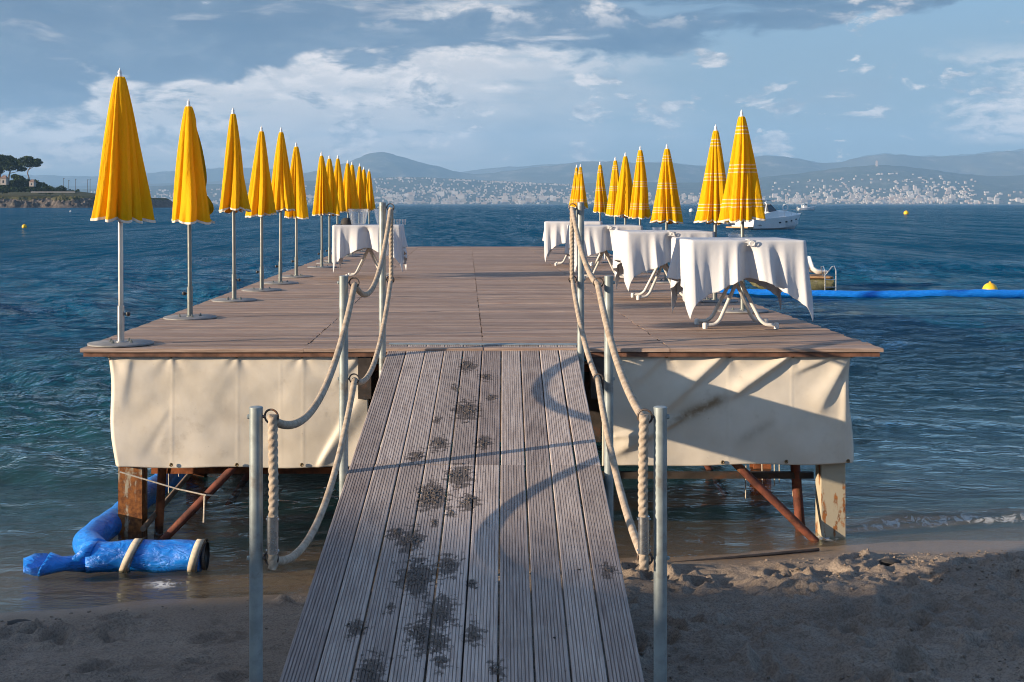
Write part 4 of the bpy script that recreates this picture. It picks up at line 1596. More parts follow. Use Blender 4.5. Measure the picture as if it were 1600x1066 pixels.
# ================================================================== PARASOLS
def canopy_mesh(seed, Lc, Rb, striped, slump=0.0):
    g = np.random.default_rng(seed)
    NT_, NZ_ = 128, 44
    th = np.linspace(0, 2 * PI, NT_, endpoint=False)[None, :] * np.ones((NZ_, 1))
    t = np.linspace(0, 1, NZ_)[:, None] * np.ones((1, NT_))
    npl = int(g.integers(8, 11))
    cut = np.sort(np.arange(npl) * 2 * PI / npl + g.normal(0, 0.22, npl))
    tw = 0.30 * g.normal() * t + 0.05 * np.sin(t * 4 + g.uniform(0, 6))
    a = (th + tw) % (2 * PI)
    k = np.searchsorted(cut, a.ravel()).reshape(a.shape)
    lo = np.concatenate([[cut[-1] - 2 * PI], cut])
    hi = np.concatenate([cut, [cut[0] + 2 * PI]])
    fr_ = (a - lo[k]) / (hi[k] - lo[k])
    amp = g.uniform(0.40, 1.2, npl)
    ampk = amp[k % npl]
    skew = g.uniform(0.75, 1.45, npl)[k % npl]
    fold = np.sin(PI * np.clip(fr_, 0, 1) ** skew) ** 0.75
    base = 0.135 + (Rb * 0.93 - 0.135) * (0.15 * np.sqrt(t) * (1 - t) * 1.2 + t ** 1.02)
    depth_ = (0.12 + 0.40 * t ** 0.8)
    r = base * (1 - depth_ + depth_ * fold * ampk * 1.12)
    # a few secondary creases and a soft irregular bulge
    r *= 1 + 0.035 * np.sin(th * 23 + 5 * t + seed) * t ** 1.5 + 0.10 * np.sin(th * 2 + seed * 1.7) * t + 0.06 * np.sin(th * 3 + seed * 2.3 + 3 * t) * t
    r += slump * np.exp(-((th - 5.2) / 0.35) ** 2) * sstep(t, 0.45, 0.95) * Rb
    r -= slump * 0.9 * np.exp(-((th - 4.75) / 0.16) ** 2) * sstep(t, 0.6, 0.98) * Rb
    z = -Lc * t * (1 - 0.0 * t)
    z = z + (0.030 * (1 - fold) - 0.015 * np.sin(th + seed)) * sstep(t, 0.8, 1.0)
    X, Y = r * np.cos(th), r * np.sin(th)
    # turn the hem under and close the inside
    Xi = np.concatenate([X, X[-1:] * 0.93, X[-1:] * 0.55, X[-1:] * 0.12])
    Yi = np.concatenate([Y, Y[-1:] * 0.93, Y[-1:] * 0.55, Y[-1:] * 0.12])
    Zi = np.concatenate([z, z[-1:] + 0.005, z[-1:] + 0.09, z[-1:] + 0.25])
    ti = np.concatenate([t, np.full((3, NT_), 1.0)])
    me = grid_mesh('canopy', Xi, Yi, Zi, M['yellow_stripe'] if striped else M['yellow'], True, {'along': ti}, wrap=True)
    tr = grid_mesh('hem_trim', np.stack([X[-1] * 1.010, X[-1] * 1.016, X[-1] * 0.975]), np.stack([Y[-1] * 1.010, Y[-1] * 1.016, Y[-1] * 0.975]),
                   np.stack([z[-1] + 0.012, z[-1] - 0.004, z[-1] - 0.006]), M['trim_white'], True, wrap=True)
    return me, tr


CAN = {}
for k in range(7):
    CAN[('p', k)] = canopy_mesh(20 + k, 1.0, 1.0, False, 0.30 if k in (1, 4) else (0.14 if k in (2, 6) else 0.0))
for k in range(4):
    CAN[('s', k)] = canopy_mesh(60 + k, 1.0, 1.0, True)
finial_me = MB().lathe([(0.019, -0.012), (0.021, 0.0), (0.019, 0.022), (0.013, 0.030), (0.017, 0.040), (0.016, 0.052), (0.008, 0.062), (0.006, 0.074), (0.002, 0.080)], 16).mesh('finial', M['white_plastic'], True, 60)
plate_me = MB().lathe([(0.255, 0), (0.255, 0.010), (0.249, 0.014), (0.05, 0.016)], 48).mesh('base_plate', M['plate'], True, 40)
sock_me = MB().lathe([(0.040, 0.014), (0.040, 0.022), (0.0265, 0.026), (0.0265, 0.30), (0.0215, 0.302)], 20).mesh('socket', M['pole_grey'], True, 40)
sock_silver = MB().lathe([(0.040, 0.014), (0.040, 0.022), (0.0265, 0.026), (0.0265, 0.30), (0.0215, 0.302)], 20).mesh('socket', M['pole_silver'], True, 40)
knob_me = MB().tube([(0.02, 0, 0), (0.046, 0, 0)], 0.006, 8).lathe([(0.004, -0.019), (0.017, -0.012), (0.019, 0), (0.017, 0.012), (0.004, 0.019)], 12, (0.056, 0, 0)).mesh('knob', M['black'], True, 50)
bolt_me = MB().lathe([(0.014, 0.014), (0.014, 0.024), (0.008, 0.026), (0.008, 0.038), (0.004, 0.040)], 6).mesh('bolt', M['pole_grey'])
pole_g = MB().tube([(0, 0, 0.02), (0, 0, 1.0)], 0.0195, 16).mesh('pole', M['pole_grey'], True, 40)
pole_s = MB().tube([(0, 0, 0.02), (0, 0, 1.0)], 0.0195, 16).mesh('pole', M['pole_silver'], True, 40)

ORD = ['nearest', 'second', 'third', 'fourth', 'fifth', 'sixth', 'seventh', 'eighth', 'ninth', 'tenth', 'eleventh', 'twelfth', 'thirteenth', 'farthest']


def parasol(label, x, y, H, Lc, Rb, key, silver, rot, lean, group, knob_a=0.0):
    t = thing('closed_parasol', label, 'parasol', (x, y, DECK + 0.002), 0, group)
    t.rotation_euler = (lean[0], lean[1], 0)
    link('base_plate', plate_me, t)
    so = link('socket', sock_silver if silver else sock_me, t)
    link('knob', knob_me, so, (0, 0, 0.235), (0, 0, knob_a))
    for k in range(4):
        a = rot + k * PI / 2 + 0.4
        link('bolt', bolt_me, t, (0.10 * math.cos(a), 0.10 * math.sin(a), 0))
    p = link('pole', pole_s if silver else pole_g, t)
    p.scale = (1, 1, H - 0.06)
    me, tr = CAN[key]
    c = link('canopy', me, t, (0, 0, H - 0.062), (0, 0, rot))
    c.scale = (Rb * 1.10, Rb * 1.10, Lc)
    h = link('hem_trim', tr, c)
    link('finial', finial_me, t, (0, 0, H - 0.07))
    return t


left = [  # x px, y base px, top px, canopy bottom px, half width m
    (189, 538, 108, 346, 0.245, 0), (297, 497, 157, 348, 0.232, 1), (366, 470, 170, 331, 0.185, 2), (409, 454, 198, 338, 0.192, 3), (438, 443, 200, 331, 0.192, 4), (463, 433, 223, 341, 0.200, 5),
    (503, 418, 238, 336, 0.185, 6), (515, 412, 243, 337, 0.185, 2), (527, None, 243, 331, 0.175, 3), (544, None, 251, 331, 0.185, 5), (550, None, 253, 331, 0.18, 0), (561, None, 256, 330, 0.18, 6), (568, None, 261, 330, 0.18, 2), (577, None, 264, 330, 0.18, 3)]
for k, (px, pb, pt, pc, rb, v) in enumerate(left):
    fy = (pb - 319) / 1.10 if pb else (729 - px) / 2.49
    y = 2000 / fy
    H = 1.10 + (319 - pt) / fy
    Lc = (pc - pt) / fy - 0.065
    parasol(ORD[k] + ' closed plain yellow parasol in the left row along the pier', (px - 729) / fy, y, H, Lc, rb, ('p', v), k == 0, random.uniform(0, 6.28) if k not in (1, 4) else 0.0, (random.uniform(-0.008, 0.008), -0.006 if k < 3 else random.uniform(-0.008, 0.008)), 'yellow parasols of the left row', 0.0 if k in (0, 2) else PI)
right = [(1161, 2.83, 173, 346, 0.218, ('s', 0), 152.7), (1117, 2.80, 196, 350, 0.188, ('s', 1), 138), (1041, 2.81, 226, 349, 0.215, ('s', 2), 111), (1000, 2.8, 229, 341, 0.205, ('s', 3), 97), (977, 2.8, 239, 340, 0.19, ('p', 2), 88.6),
         (961, 2.8, 246, 338, 0.19, ('s', 1), 83), (938, 2.8, 253, 333, 0.175, ('s', 2), 74.6), (907, 2.75, 257, 326, 0.17, ('s', 0), 64.5), (901, 2.75, 258, 325, 0.16, ('s', 3), 62.6)]
for k, (px, xx, pt, pc, rb, key, fy) in enumerate(right):
    y = 2000 / fy
    H = 1.10 + (319 - pt) / fy
    Lc = (pc - pt) / fy - 0.065
    lab = 'closed plain yellow parasol without stripes, fifth in the right row' if key[0] == 'p' else ('farthest' if k == 8 else ORD[k]) + ' closed yellow parasol with white stripes in the right row'
    if k in (5, 6, 7):
        lab = ('sixth', 'seventh', 'eighth')[k - 5] + ' closed yellow parasol in the right row, with white stripes'
    parasol(lab, (px - 729) / fy, y, H, Lc, rb, key, False, random.uniform(0, 6.28), (random.uniform(-0.008, 0.008), random.uniform(-0.006, 0.006)), 'yellow parasols of the right row', 2.0)


# ================================================================== TABLES
TD = 1.0
TH = 0.785


def cloth_mesh(seed, lean):
    """square cloth over a square top: short at the middle of each side, long pointed corners, deep flutes"""
    g = np.random.default_rng(seed)
    hs, cr_ = TD / 2, 0.035
    # walk round the rounded square, starting at the middle of the right-hand side
    NS_ = 84
    pts, nrm, par, ee = [], [], [], []
    for sd in range(4):
        a0 = sd * PI / 2
        ca, sa = math.cos(a0), math.sin(a0)
        for k in range(NS_):
            t = k / NS_ * 2 - 1
            px_, py_ = hs, t * (hs - cr_)
            nx_, ny_ = 1.0, 0.0
            pts.append((px_ * ca - py_ * sa, px_ * sa + py_ * ca))
            nrm.append((nx_ * ca - ny_ * sa, nx_ * sa + ny_ * ca))
            par.append(sd + (t + 1) / 2)
            ee.append(0.90 * abs(t))
        for k in range(10):
            b = k / 10 * PI / 2
            px_, py_ = hs - cr_ + cr_ * math.cos(b), hs - cr_ + cr_ * math.sin(b)
            nx_, ny_ = math.cos(b), math.sin(b)
            pts.append((px_ * ca - py_ * sa, px_ * sa + py_ * ca))
            nrm.append((nx_ * ca - ny_ * sa, nx_ * sa + ny_ * ca))
            par.append(sd + 1.0)
            ee.append(1 - 0.10 * abs(2 * k / 10 - 1))
    pts, nrm, par = np.array(pts), np.array(nrm), np.array(par)
    N = len(pts)
    u = par - np.floor(np.minimum(par, 3.9999))
    e = np.array(ee)                            # 0 mid-side, 1 at corners
    drop = 0.345 + 0.22 * e ** 1.35 + 0.15 * e ** 12 + 0.012 * np.sin(par * 9 + seed)
    f = np.zeros(N)
    for kk, aa in ((13, 0.8), (19, 1.0), (27, 0.7), (38, 0.4)):
        f += aa * g.uniform(0.6, 1.1) * np.sin(2 * PI * kk * par / 4 + g.uniform(0, 6.3) + 0.8 * np.sin(par * 2.1 + seed))
    f = f / 1.7
    f = np.where(f > 0, 1.15 * np.abs(f) ** 1.7, -0.8 * np.abs(f) ** 0.9)
    sidx = (np.floor(par) % 4).astype(int)
    pin = np.exp(-((par - 3.5) / 0.05) ** 2)    # pinched under the clip, front side
    pin2 = np.exp(-((np.abs(par - 3.5) - 0.16) / 0.075) ** 2)
    X, Y, Z = [], [], []
    for r in np.linspace(0.04, 1, 10)[:-1]:
        X.append(pts[:, 0] * r)
        Y.append(pts[:, 1] * r)
        Z.append(np.full(N, 0.003) + 0.0012 * np.sin(pts[:, 0] * r * 21 + seed) * r)
    for q_ in np.linspace(0, 1, 46):
        L = drop * q_
        roll = np.minimum(L / 0.014, 1)
        grow = np.clip(L / 0.42, 0, 1.2)
        out = 0.005 * roll + 0.046 * grow * f * (1 - 0.6 * e ** 3) + L * 0.02 + 0.02 * L * e ** 5 - 0.070 * pin * np.clip(L / 0.10, 0, 1) + 0.045 * pin2 * grow
        tang = 0.030 * grow * np.cos(par * 11 + seed) * (1 - e) + 0.16 * (L / 0.7) ** 1.5 * e ** 2 * (1 - e) * np.sign(u - 0.5)
        X.append(pts[:, 0] + nrm[:, 0] * out - nrm[:, 1] * tang + lean * (L / 0.7) ** 1.5)
        Y.append(pts[:, 1] + nrm[:, 1] * out + nrm[:, 0] * tang)
        Z.append(0.003 - 0.003 * roll - L * (0.99 - 0.03 * np.abs(f) * grow))
    return grid_mesh('tablecloth', np.array(X), np.array(Y), np.array(Z), M['cloth'], True, wrap=True)


def table(x, y, rot, seed, phi, lab_t, lab_c, lab_clip):
    t = thing('folding_table', lab_t, 'table', (x, y, DECK + 0.001), rot, 'folding tables on the deck')
    sq = lambda h_: [(cx_ * (TD / 2 - h_ - 0.03) + 0.03 * math.cos(b_), cy2 * (TD / 2 - h_ - 0.03) + 0.03 * math.sin(b_)) for cx_, cy2, a_ in ((1, 1, 0), (-1, 1, 1), (-1, -1, 2), (1, -1, 3)) for b_ in np.linspace(a_ * PI / 2, a_ * PI / 2 + PI / 2, 5)]
    MB().loft([[(px_, py_, zz_) for px_, py_ in sq(h_)] for h_, zz_ in ((0.012, TH - 0.024), (0.004, TH - 0.020), (0.004, TH - 0.006), (0.010, TH - 0.001))]).obj('table_top', M['white_plastic'], t)
    for sx in (-1, 1):
        for sy in (-1, 1):
            # foot pad, short flat run, bend, long slanted tube through the hub to the far side of the top
            yf, yt = sy * 0.20, sy * 0.06
            pts = [Vector((sx * 0.315, yf, 0.030)), Vector((sx * 0.245, yf * 0.96, 0.033))]
            c0, c1, c2 = Vector((sx * 0.245, yf * 0.96, 0.033)), Vector((sx * 0.205, yf * 0.92, 0.038)), Vector((sx * 0.172, yf * 0.85, 0.088))
            for q_ in np.linspace(0.2, 1, 6):
                pts.append(c0.lerp(c1, q_).lerp(c1.lerp(c2, q_), q_))
            pts.append(Vector((-sx * 0.15, yt, TH - 0.03)))
            lg = MB().tube(pts, 0.0165, 14).obj('leg', M['white_frame'], t, True, 60)
            MB().lathe([(0.020, 0.0), (0.022, 0.012), (0.022, 0.045), (0.015, 0.052)], 14, (sx * 0.315, yf, 0)).obj('foot', M['white_plastic'], lg, True)
    MB().tube([(0, -0.16, 0.42), (0, 0.16, 0.42)], 0.012, 10).obj('hub_bar', M['white_frame'], t, True)
    for sx in (-1, 1):
        MB().tube([(sx * 0.15, -0.2, TH - 0.034), (sx * 0.15, 0.2, TH - 0.034)], 0.012, 8).obj('top_rail', M['white_frame'], t, True)
    c = link('tablecloth', cloth_mesh(seed, phi), None, (x, y, DECK + TH + 0.001), (0, 0, rot))
    sm = c.modifiers.new('thick', 'SOLIDIFY')
    sm.thickness = 0.0012
    sm.offset = 1
    tag(c, lab_c, 'tablecloth', 'white tablecloths')
    if lab_clip:
        # spring clip that grips cloth and top at the pinch
        a = 1.5 * PI - 0.02
        cl_ = thing('tablecloth_clip', lab_clip, 'clip', (x, y - TD / 2 * math.cos(rot), DECK + TH), rot, 'tablecloth clips')
        q = MB()
        q.box((0, 0.03, 0.0115), (0.016, 0.10, 0.004))
        q.box((0, -0.020, -0.012), (0.016, 0.004, 0.052))
        q.box((0, 0.02, -0.040), (0.016, 0.08, 0.004))
        q.obj('spring_body', M['white_plastic'], cl_)
        MB().torus((0.03, -0.026, -0.022), 0.020, 0.005, (0.1, 1, 0.1), 16, 6).obj('thumb_loop', M['white_plastic'], cl_, True)
    return t


tabs = [(2.42, 11.50, 0.0, 4, 0.025, 'nearest white folding table with crossed tube legs, right side', 'white cloth on the nearest right-hand table, long pointed corners', 'white clip on the cloth of the nearest right-hand table'),
        (2.28, 14.9, 0.03, 9, 0.05, 'second white folding table along the right side', 'white cloth on the second right-hand table', 'white clip on the cloth of the second right-hand table'),
        (2.03, 18.9, 0.0, 14, 0.06, 'third white folding table along the right side', 'white cloth on the third right-hand table', 'white clip on the cloth of the third right-hand table'),
        (1.93, 23.0, -0.12, 19, 0.03, 'farthest white folding table along the right side', 'white cloth on the farthest right-hand table', None),
        (-1.47, 19.3, 0.0, 24, 0.02, 'white folding table left of the gangway, carrying two ice buckets', 'white cloth under the two clear ice buckets', None)]
for a in tabs:
    table(*a)

# clear ashtrays on the nearest tables
for (x, y, lab) in ((2.46, 11.75, 'small clear ashtray on the nearest right-hand table'), (2.25, 15.1, 'small clear ashtray on the second right-hand table')):
    q = MB().lathe([(0.0, 0.0), (0.052, 0.0), (0.058, 0.034), (0.050, 0.034), (0.044, 0.010), (0.0, 0.010)], 28, cap=False)
    o = q.obj('ashtray', M['clear'], None, True)
    o.location = (x, y, DECK + TH + 0.006)
    tag(o, lab, 'ashtray', 'ashtrays on the tables')


def bucket(x, y, s, lab):
    t = thing('ice_bucket', lab, 'bucket', (x, y, DECK + TH + 0.006), 0, 'clear ice buckets')
    MB().lathe([(0.0, 0.004), (0.098 * s, 0.004), (0.106 * s, 0.02), (0.150 * s, 0.225 * s), (0.158 * s, 0.232 * s), (0.158 * s, 0.238 * s), (0.145 * s, 0.232 * s), (0.101 * s, 0.022), (0.0, 0.012)], 36, cap=False).obj('bowl', M['clear'], t, True, 50)
    for k in (-1, 1):
        MB().torus((k * 0.150 * s, 0, 0.20 * s), 0.024, 0.005, (0, 1, 0), 14, 6).obj('handle', M['clear'], t, True)


bucket(-1.61, 19.05, 1.0, 'left clear plastic ice bucket on the left-hand table')
bucket(-1.25, 19.35, 1.0, 'right clear plastic ice bucket, partly behind the rope post')
# a dark round cap lying at the table's edge
q = MB()
q.lathe([(0.0, 0.105), (0.045, 0.10), (0.075, 0.075), (0.088, 0.03), (0.090, 0.0), (0.0, 0.0)][::-1], 20, cap=False)
q.box((-0.12, -0.01, 0.006), (0.10, 0.12, 0.008))
o = q.obj('black_cap', M['rubber'], None, True)
o.location = (-1.80, 19.2, DECK + TH + 0.007)
tag(o, 'small round black cap lying at the left end of the bucket table', 'cap')
q = MB()
for k in range(3):
    q = MB().lathe([(0.0, 0.0), (0.028, 0.0), (0.034, 0.085), (0.031, 0.085), (0.025, 0.006), (0.0, 0.006)], 18, cap=False)
    o = q.obj('drinking_glass', M['clear'], None, True)
    o.location = (-1.10 + 0.08 * k, 19.15 + 0.04 * k, DECK + TH + 0.006)
    tag(o, ('left', 'middle', 'right')[k] + ' of the three small clear glasses at the right end of the bucket table', 'glass', 'clear glasses on the bucket table')


# ================================================================== BOOMS, BUOYS, BOATS
def wavy_tube(path, r, n, amp, seed, name, parent, mat):
    pts, L = resample(path, 0.05 if r < 0.3 else 0.2)
    g = np.random.default_rng(seed)
    ph = g.uniform(0, 6, 4)
    q = MB().tube(pts, r, n, True, lambda i, a: 1 + amp * (math.sin(i * 0.5 + ph[0] + 2 * a) * 0.5 + math.sin(i * 0.23 + ph[1] - a) * 0.6 + 0.4 * math.sin(i * 1.1 + 3 * a)))
    return q.obj(name, mat, parent, True, 180)


bm = thing('blue_boom', 'blue tarpaulin float boom stranded in the shallows under the left corner', 'boom', (0, 0, 0))
wavy_tube([(-2.66, 8.98, 0.09), (-2.4, 9.02, 0.10), (-1.86, 9.0, 0.095)], 0.108, 24, 0.085, 3, 'stranded_end', bm, M['blue'])
wavy_tube([(-2.62, 9.1, 0.09), (-2.79, 9.4, 0.085), (-2.76, 10.1, 0.09), (-2.68, 12.0, 0.10), (-2.66, 16, 0.08), (-2.66, 22, 0.06)], 0.102, 20, 0.06, 4, 'long_run', bm, M['blue'])
# empty sleeve end, half flattened and gaping
q = MB()
rings = []
for k, (x, y, z, ry, rz, tw) in enumerate([(-2.62, 8.99, 0.10, 0.105, 0.105, 0), (-2.70, 8.97, 0.095, 0.10, 0.085, 0.2), (-2.77, 8.94, 0.065, 0.08, 0.045, 0.3), (-2.85, 8.90, 0.06, 0.09, 0.05, 0.5), (-2.92, 8.86, 0.07, 0.11, 0.075, 0.6)]):
    ring = []
    for j in range(22):
        a = 2 * PI * j / 22
        rr = 1 + 0.10 * math.sin(3 * a + k)
        ring.append((x + 0.03 * math.sin(a), y + ry * rr * math.cos(a), z + rz * rr * math.sin(a)))
    rings.append(ring)
q.loft(rings, cap=False)
o = q.obj('open_sleeve', M['blue'], bm, True, 180)
o.modifiers.new('t', 'SOLIDIFY').thickness = 0.004
fl = grid_mesh('loose_flap', *[np.array(a) for a in zip(*[([-3.15 + 0.075 * j + 0.02 * i for j in range(6)], [9.10 - 0.06 * i + 0.02 * j for j in range(6)], [0.045 + 0.035 * math.sin(j * 1.1 + i * 0.8) - 0.006 * i for j in range(6)]) for i in range(5)])], M['blue'])
o = link('loose_flap', fl, bm)
o.modifiers.new('t', 'SOLIDIFY').thickness = 0.006
# straps
for (x, rr) in ((-2.36, 0.116), (-1.90, 0.112)):
    q = MB()
    q.loft([[(x + dx_ + 0.05 * math.sin(a) * (1 if x < -2 else 0.6), 9.005 + rr * math.cos(a), 0.098 + rr * math.sin(a)) for a in np.linspace(0, 2 * PI, 28, endpoint=False)] for dx_ in (-0.028, 0.028)], cap=False)
    o = q.obj('strap', M['strap'], bm, True, 180)
    o.modifiers.new('t', 'SOLIDIFY').thickness = 0.004
    z = MB()
    for a in np.linspace(0, 2 * PI, 56, endpoint=False):
        z.box((x + 0.036 + 0.05 * math.sin(a) * (1 if x < -2 else 0.6), 9.005 + (rr + 0.001) * math.cos(a), 0.098 + (rr + 0.001) * math.sin(a)), (0.010, 0.007, 0.007))
    z.obj('zip_teeth', M['black'], bm)
ed = MB().lathe([(0.0, 0), (0.085, 0.0), (0.098, 0.014), (0.098, 0.03)][::-1], 24, (0, 0, 0), cap=False).obj('end_disc', M['black'], bm, True)
ed.location = (-1.855, 9.0, 0.095)
ed.rotation_euler = (0, PI / 2, 0)
bo = thing('sea_boom', 'long blue float boom lying straight across the water right of the pier', 'boom', (0, 0, 0))
pth = [(2.9, 34.6, 0.04)] + [(x, 35.6 + 0.25 * math.sin(x * 0.35) + 0.02 * x, 0.05 + 0.02 * math.sin(x)) for x in np.arange(4.5, 40, 1.0)]
wavy_tube(pth, 0.125, 16, 0.05, 9, 'tube', bo, M['blue'])


def buoy(px, py_w, r, lab, tall=1.0, mat='buoy'):
    fy = (py_w - 319) / EYE
    t = thing('buoy', lab, 'buoy', ((px - 729) / fy, 2000 / fy, 0), 0)
    prof = [(r * math.sin(a) * (1 - 0.1 * (a < 1)), r * tall * -math.cos(a)) for a in np.linspace(0.05, PI - 0.05, 16)]
    MB().lathe([(p[0], p[1] + r * 0.45) for p in prof], 24).obj('float', M[mat], t, True)
    MB().lathe([(r * 0.16, r * tall * 0.96 + r * 0.45), (r * 0.16, r * tall * 0.96 + r * 0.60), (r * 0.06, r * tall * 0.96 + r * 0.68)], 12).obj('eye', M[mat], t, True)
    return t


buoy(1547, 458.5, 0.21, 'large yellow ball buoy just behind the blue boom at right', 1.0)
buoy(1416, 335, 0.62, 'small yellow buoy far out between the motorboat and the far shore', 1.0)
buoy(38, 356, 0.26, 'tiny yellow buoy out on the water at far left', 1.0)
buoy(1080, 331, 0.75, 'tiny white buoy far out left of the motorboat', 1.0, 'gel')
buoy(110, 331, 0.30, 'tiny pale buoy off the headland', 1.0, 'gel')


def hull(L, B, Hs, Hb, n=14):
    """motorboat hull, bow towards +x, stern at 0; returns rings of section points"""
    rings = []
    for k in range(n):
        t = k / (n - 1)
        x = L * t
        w = B / 2 * (1 - max(0, (t - 0.35) / 0.65) ** 2.3) * (0.93 + 0.07 * min(1, t * 4))
        w = max(w, 0.02)
        sh = Hs + (Hb - Hs) * t ** 1.5
        ke = -0.35 + 0.35 * max(0, (t - 0.6) / 0.4) ** 2 + (sh * 0.6) * max(0, (t - 0.88) / 0.12) ** 2
        ch = 0.12 + 0.45 * sh * max(0, (t - 0.4) / 0.6) ** 1.5
        xs_ = x + 0.35 * (t ** 3)
        rings.append([(x, 0, ke), (x, w * 0.80, ch * 0.6), (x, w * 0.88, ch), (xs_, w * 0.99, sh * 0.94), (xs_, w, sh), (xs_, w * 0.9, sh + 0.03), (xs_, 0, sh + 0.06 + 0.05 * math.sin(PI * t)),
                      (xs_, -w * 0.9, sh + 0.03), (xs_, -w, sh), (xs_, -w * 0.99, sh * 0.94), (x, -w * 0.88, ch), (x, -w * 0.80, ch * 0.6)])
    return rings


fyb = (359 - 319) / EYE
bt = thing('motorboat', 'white cabin cruiser moored right of the pier, bow to the right', 'motorboat', ((1160 - 729) / fyb, 2000 / fyb, 0.0), R(36))
bt.scale = (1.15, 1.15, 1.12)
rg = hull(7.4, 2.9, 0.95, 1.42)
hl = MB().loft(rg).obj('hull', M['gel'], bt, True, 35)
MB().box((-0.35, 0, 0.22), (0.75, 2.5, 0.12)).obj('swim_platform', M['teak'], bt)
# coach roof and foredeck
cab = []
for t, w, h in ((0.40, 1.10, 0.10), (0.46, 1.10, 0.62), (0.58, 1.02, 0.58), (0.72, 0.80, 0.42), (0.86, 0.48, 0.20), (0.95, 0.2, 0.04)):
    x = 7.4 * t + 0.35 * t ** 3
    zb = 0.95 + 0.47 * t ** 1.5
    cab.append([(x, w, zb), (x, w * 0.85, zb + h * 0.8), (x, w * 0.4, zb + h), (x, -w * 0.4, zb + h), (x, -w * 0.85, zb + h * 0.8), (x, -w, zb)])
MB().loft(cab).obj('coach_roof', M['gel'], bt, True, 50)
# cockpit coamings and engine hatch / sun pad
for s in (-1, 1):
    MB().loft([[(0.1, s * 1.25, 0.9), (0.1, s * 1.36, 0.9), (0.1, s * 1.33, 1.15), (0.1, s * 1.24, 1.15)], [(1.8, s * 1.28, 0.95), (1.8, s * 1.42, 0.95), (1.8, s * 1.36, 1.5), (1.8, s * 1.25, 1.5)], [(3.2, s * 1.2, 0.98), (3.2, s * 1.4, 0.98), (3.2, s * 1.25, 1.72), (3.2, s * 1.12, 1.72)]]).obj('coaming', M['gel'], bt, True, 40)
MB().box((0.75, 0, 1.08), (1.3, 2.2, 0.22)).obj('sun_pad', M['strap'], bt)
# windscreen
ws = MB().loft([[(3.25, -1.12, 1.62), (3.25, 1.12, 1.62), (3.2, 1.12, 1.64), (3.2, -1.12, 1.64)], [(2.55, -0.95, 2.28), (2.55, 0.95, 2.28), (2.50, 0.95, 2.29), (2.50, -0.95, 2.29)]]).obj('windscreen', M['tint_glass'], bt)
for s in (-1, 1):
    MB().loft([[(3.22, s * 1.13, 1.62), (2.0, s * 1.22, 1.55), (2.0, s * 1.20, 1.55), (3.22, s * 1.11, 1.62)], [(2.55, s * 0.96, 2.28), (2.1, s * 1.02, 2.22), (2.1, s * 1.0, 2.22), (2.55, s * 0.94, 2.28)]]).obj('side_window', M['tint_glass'], bt)
    MB().tube([(3.3, s * 1.14, 1.62), (2.55, s * 0.97, 2.30)], 0.025, 6).obj('screen_frame', M['gel_grey'], bt)
    MB().tube([(1.5, s * 1.3, 1.4), (1.75, s * 1.2, 2.3), (1.8, s * 0.9, 2.55), (1.8, 0, 2.62)], 0.05, 8).obj('radar_arch', M['gel'], bt, True)
MB().tube([(2.5, -0.96, 2.30), (2.5, 0.96, 2.30)], 0.025, 6).obj('screen_frame', M['gel_grey'], bt)
MB().box((1.9, 0, 2.62), (1.5, 2.0, 0.05)).obj('bimini', M['gel_grey'], bt)
MB().torus((5.0, -0.55, 1.98), 0.27, 0.065, (0.3, 1, 0), 22, 8).obj('life_ring', M['gel'], bt, True)
for t in (0.45, 0.58, 0.70, 0.84):
    k = t * 13
    i = int(k)
    a, b = rg[i], rg[i + 1]
    p = Vector(a[10]).lerp(Vector(a[9]), 0.55).lerp(Vector(b[10]).lerp(Vector(b[9]), 0.55), k - i)
    q = Vector(b[9]) - Vector(a[9])
    o = MB().box((0, 0, 0), (0.30, 0.05, 0.13)).obj('porthole', M['tint_glass'], bt)
    o.location = p
    o.rotation_euler = (0.12, 0, math.atan2(q.y, q.x))
o = MB()
for k in range(6):
    if k != 1:
        o.box((k * 0.10, 0, 0), (0.05, 0.02, 0.12))
o = o.obj('registration_mark', M['rubber'], bt)
pa = Vector(rg[1][10]).lerp(Vector(rg[1][9]), 0.35)
o.location = (pa.x, pa.y - 0.012, pa.z)
o.rotation_euler = (0.12, 0, 0)
for s in (-1, 1):
    pts = [Vector(rg[i][4 if s > 0 else 8]) + Vector((0, -s * 0.08, 0.42)) for i in range(7, 14)]
    rl = MB().tube(pts, 0.014, 6).obj('bow_rail', M['sleeve'], bt, True)
    for i in range(7, 14, 2):
        b_ = Vector(rg[i][4 if s > 0 else 8]) + Vector((0, -s * 0.08, 0))
        MB().tube([b_, b_ + Vector((0, 0, 0.42))], 0.012, 6).obj('stanchion', M['sleeve'], rl)

fyb = 9.6 / EYE
b2 = thing('small_motorboat', 'tiny white open motorboat far out, right of the cabin cruiser', 'motorboat', ((1247 - 729) / fyb, 2000 / fyb, 0.0), R(12))
MB().loft(hull(7.6, 2.6, 0.9, 1.6)).obj('hull', M['gel'], b2, True, 35)
MB().box((3.2, 0, 1.5), (1.6, 1.4, 1.0)).obj('console', M['gel'], b2)
MB().loft([[(4.1, -0.7, 1.9), (4.1, 0.7, 1.9), (4.0, 0.7, 1.9), (4.0, -0.7, 1.9)], [(3.6, -0.6, 2.5), (3.6, 0.6, 2.5), (3.5, 0.6, 2.5), (3.5, -0.6, 2.5)]]).obj('windscreen', M['tint_glass'], b2)
for s in (-1, 1):
    MB().tube([(2.0, s * 1.0, 1.0), (2.3, s * 0.9, 2.7), (2.6, 0, 2.8)], 0.06, 6).obj('arch', M['gel'], b2)
MB().box((-0.2, 0, 0.9), (0.5, 0.45, 1.2)).obj('outboard', M['gel_grey'], b2)

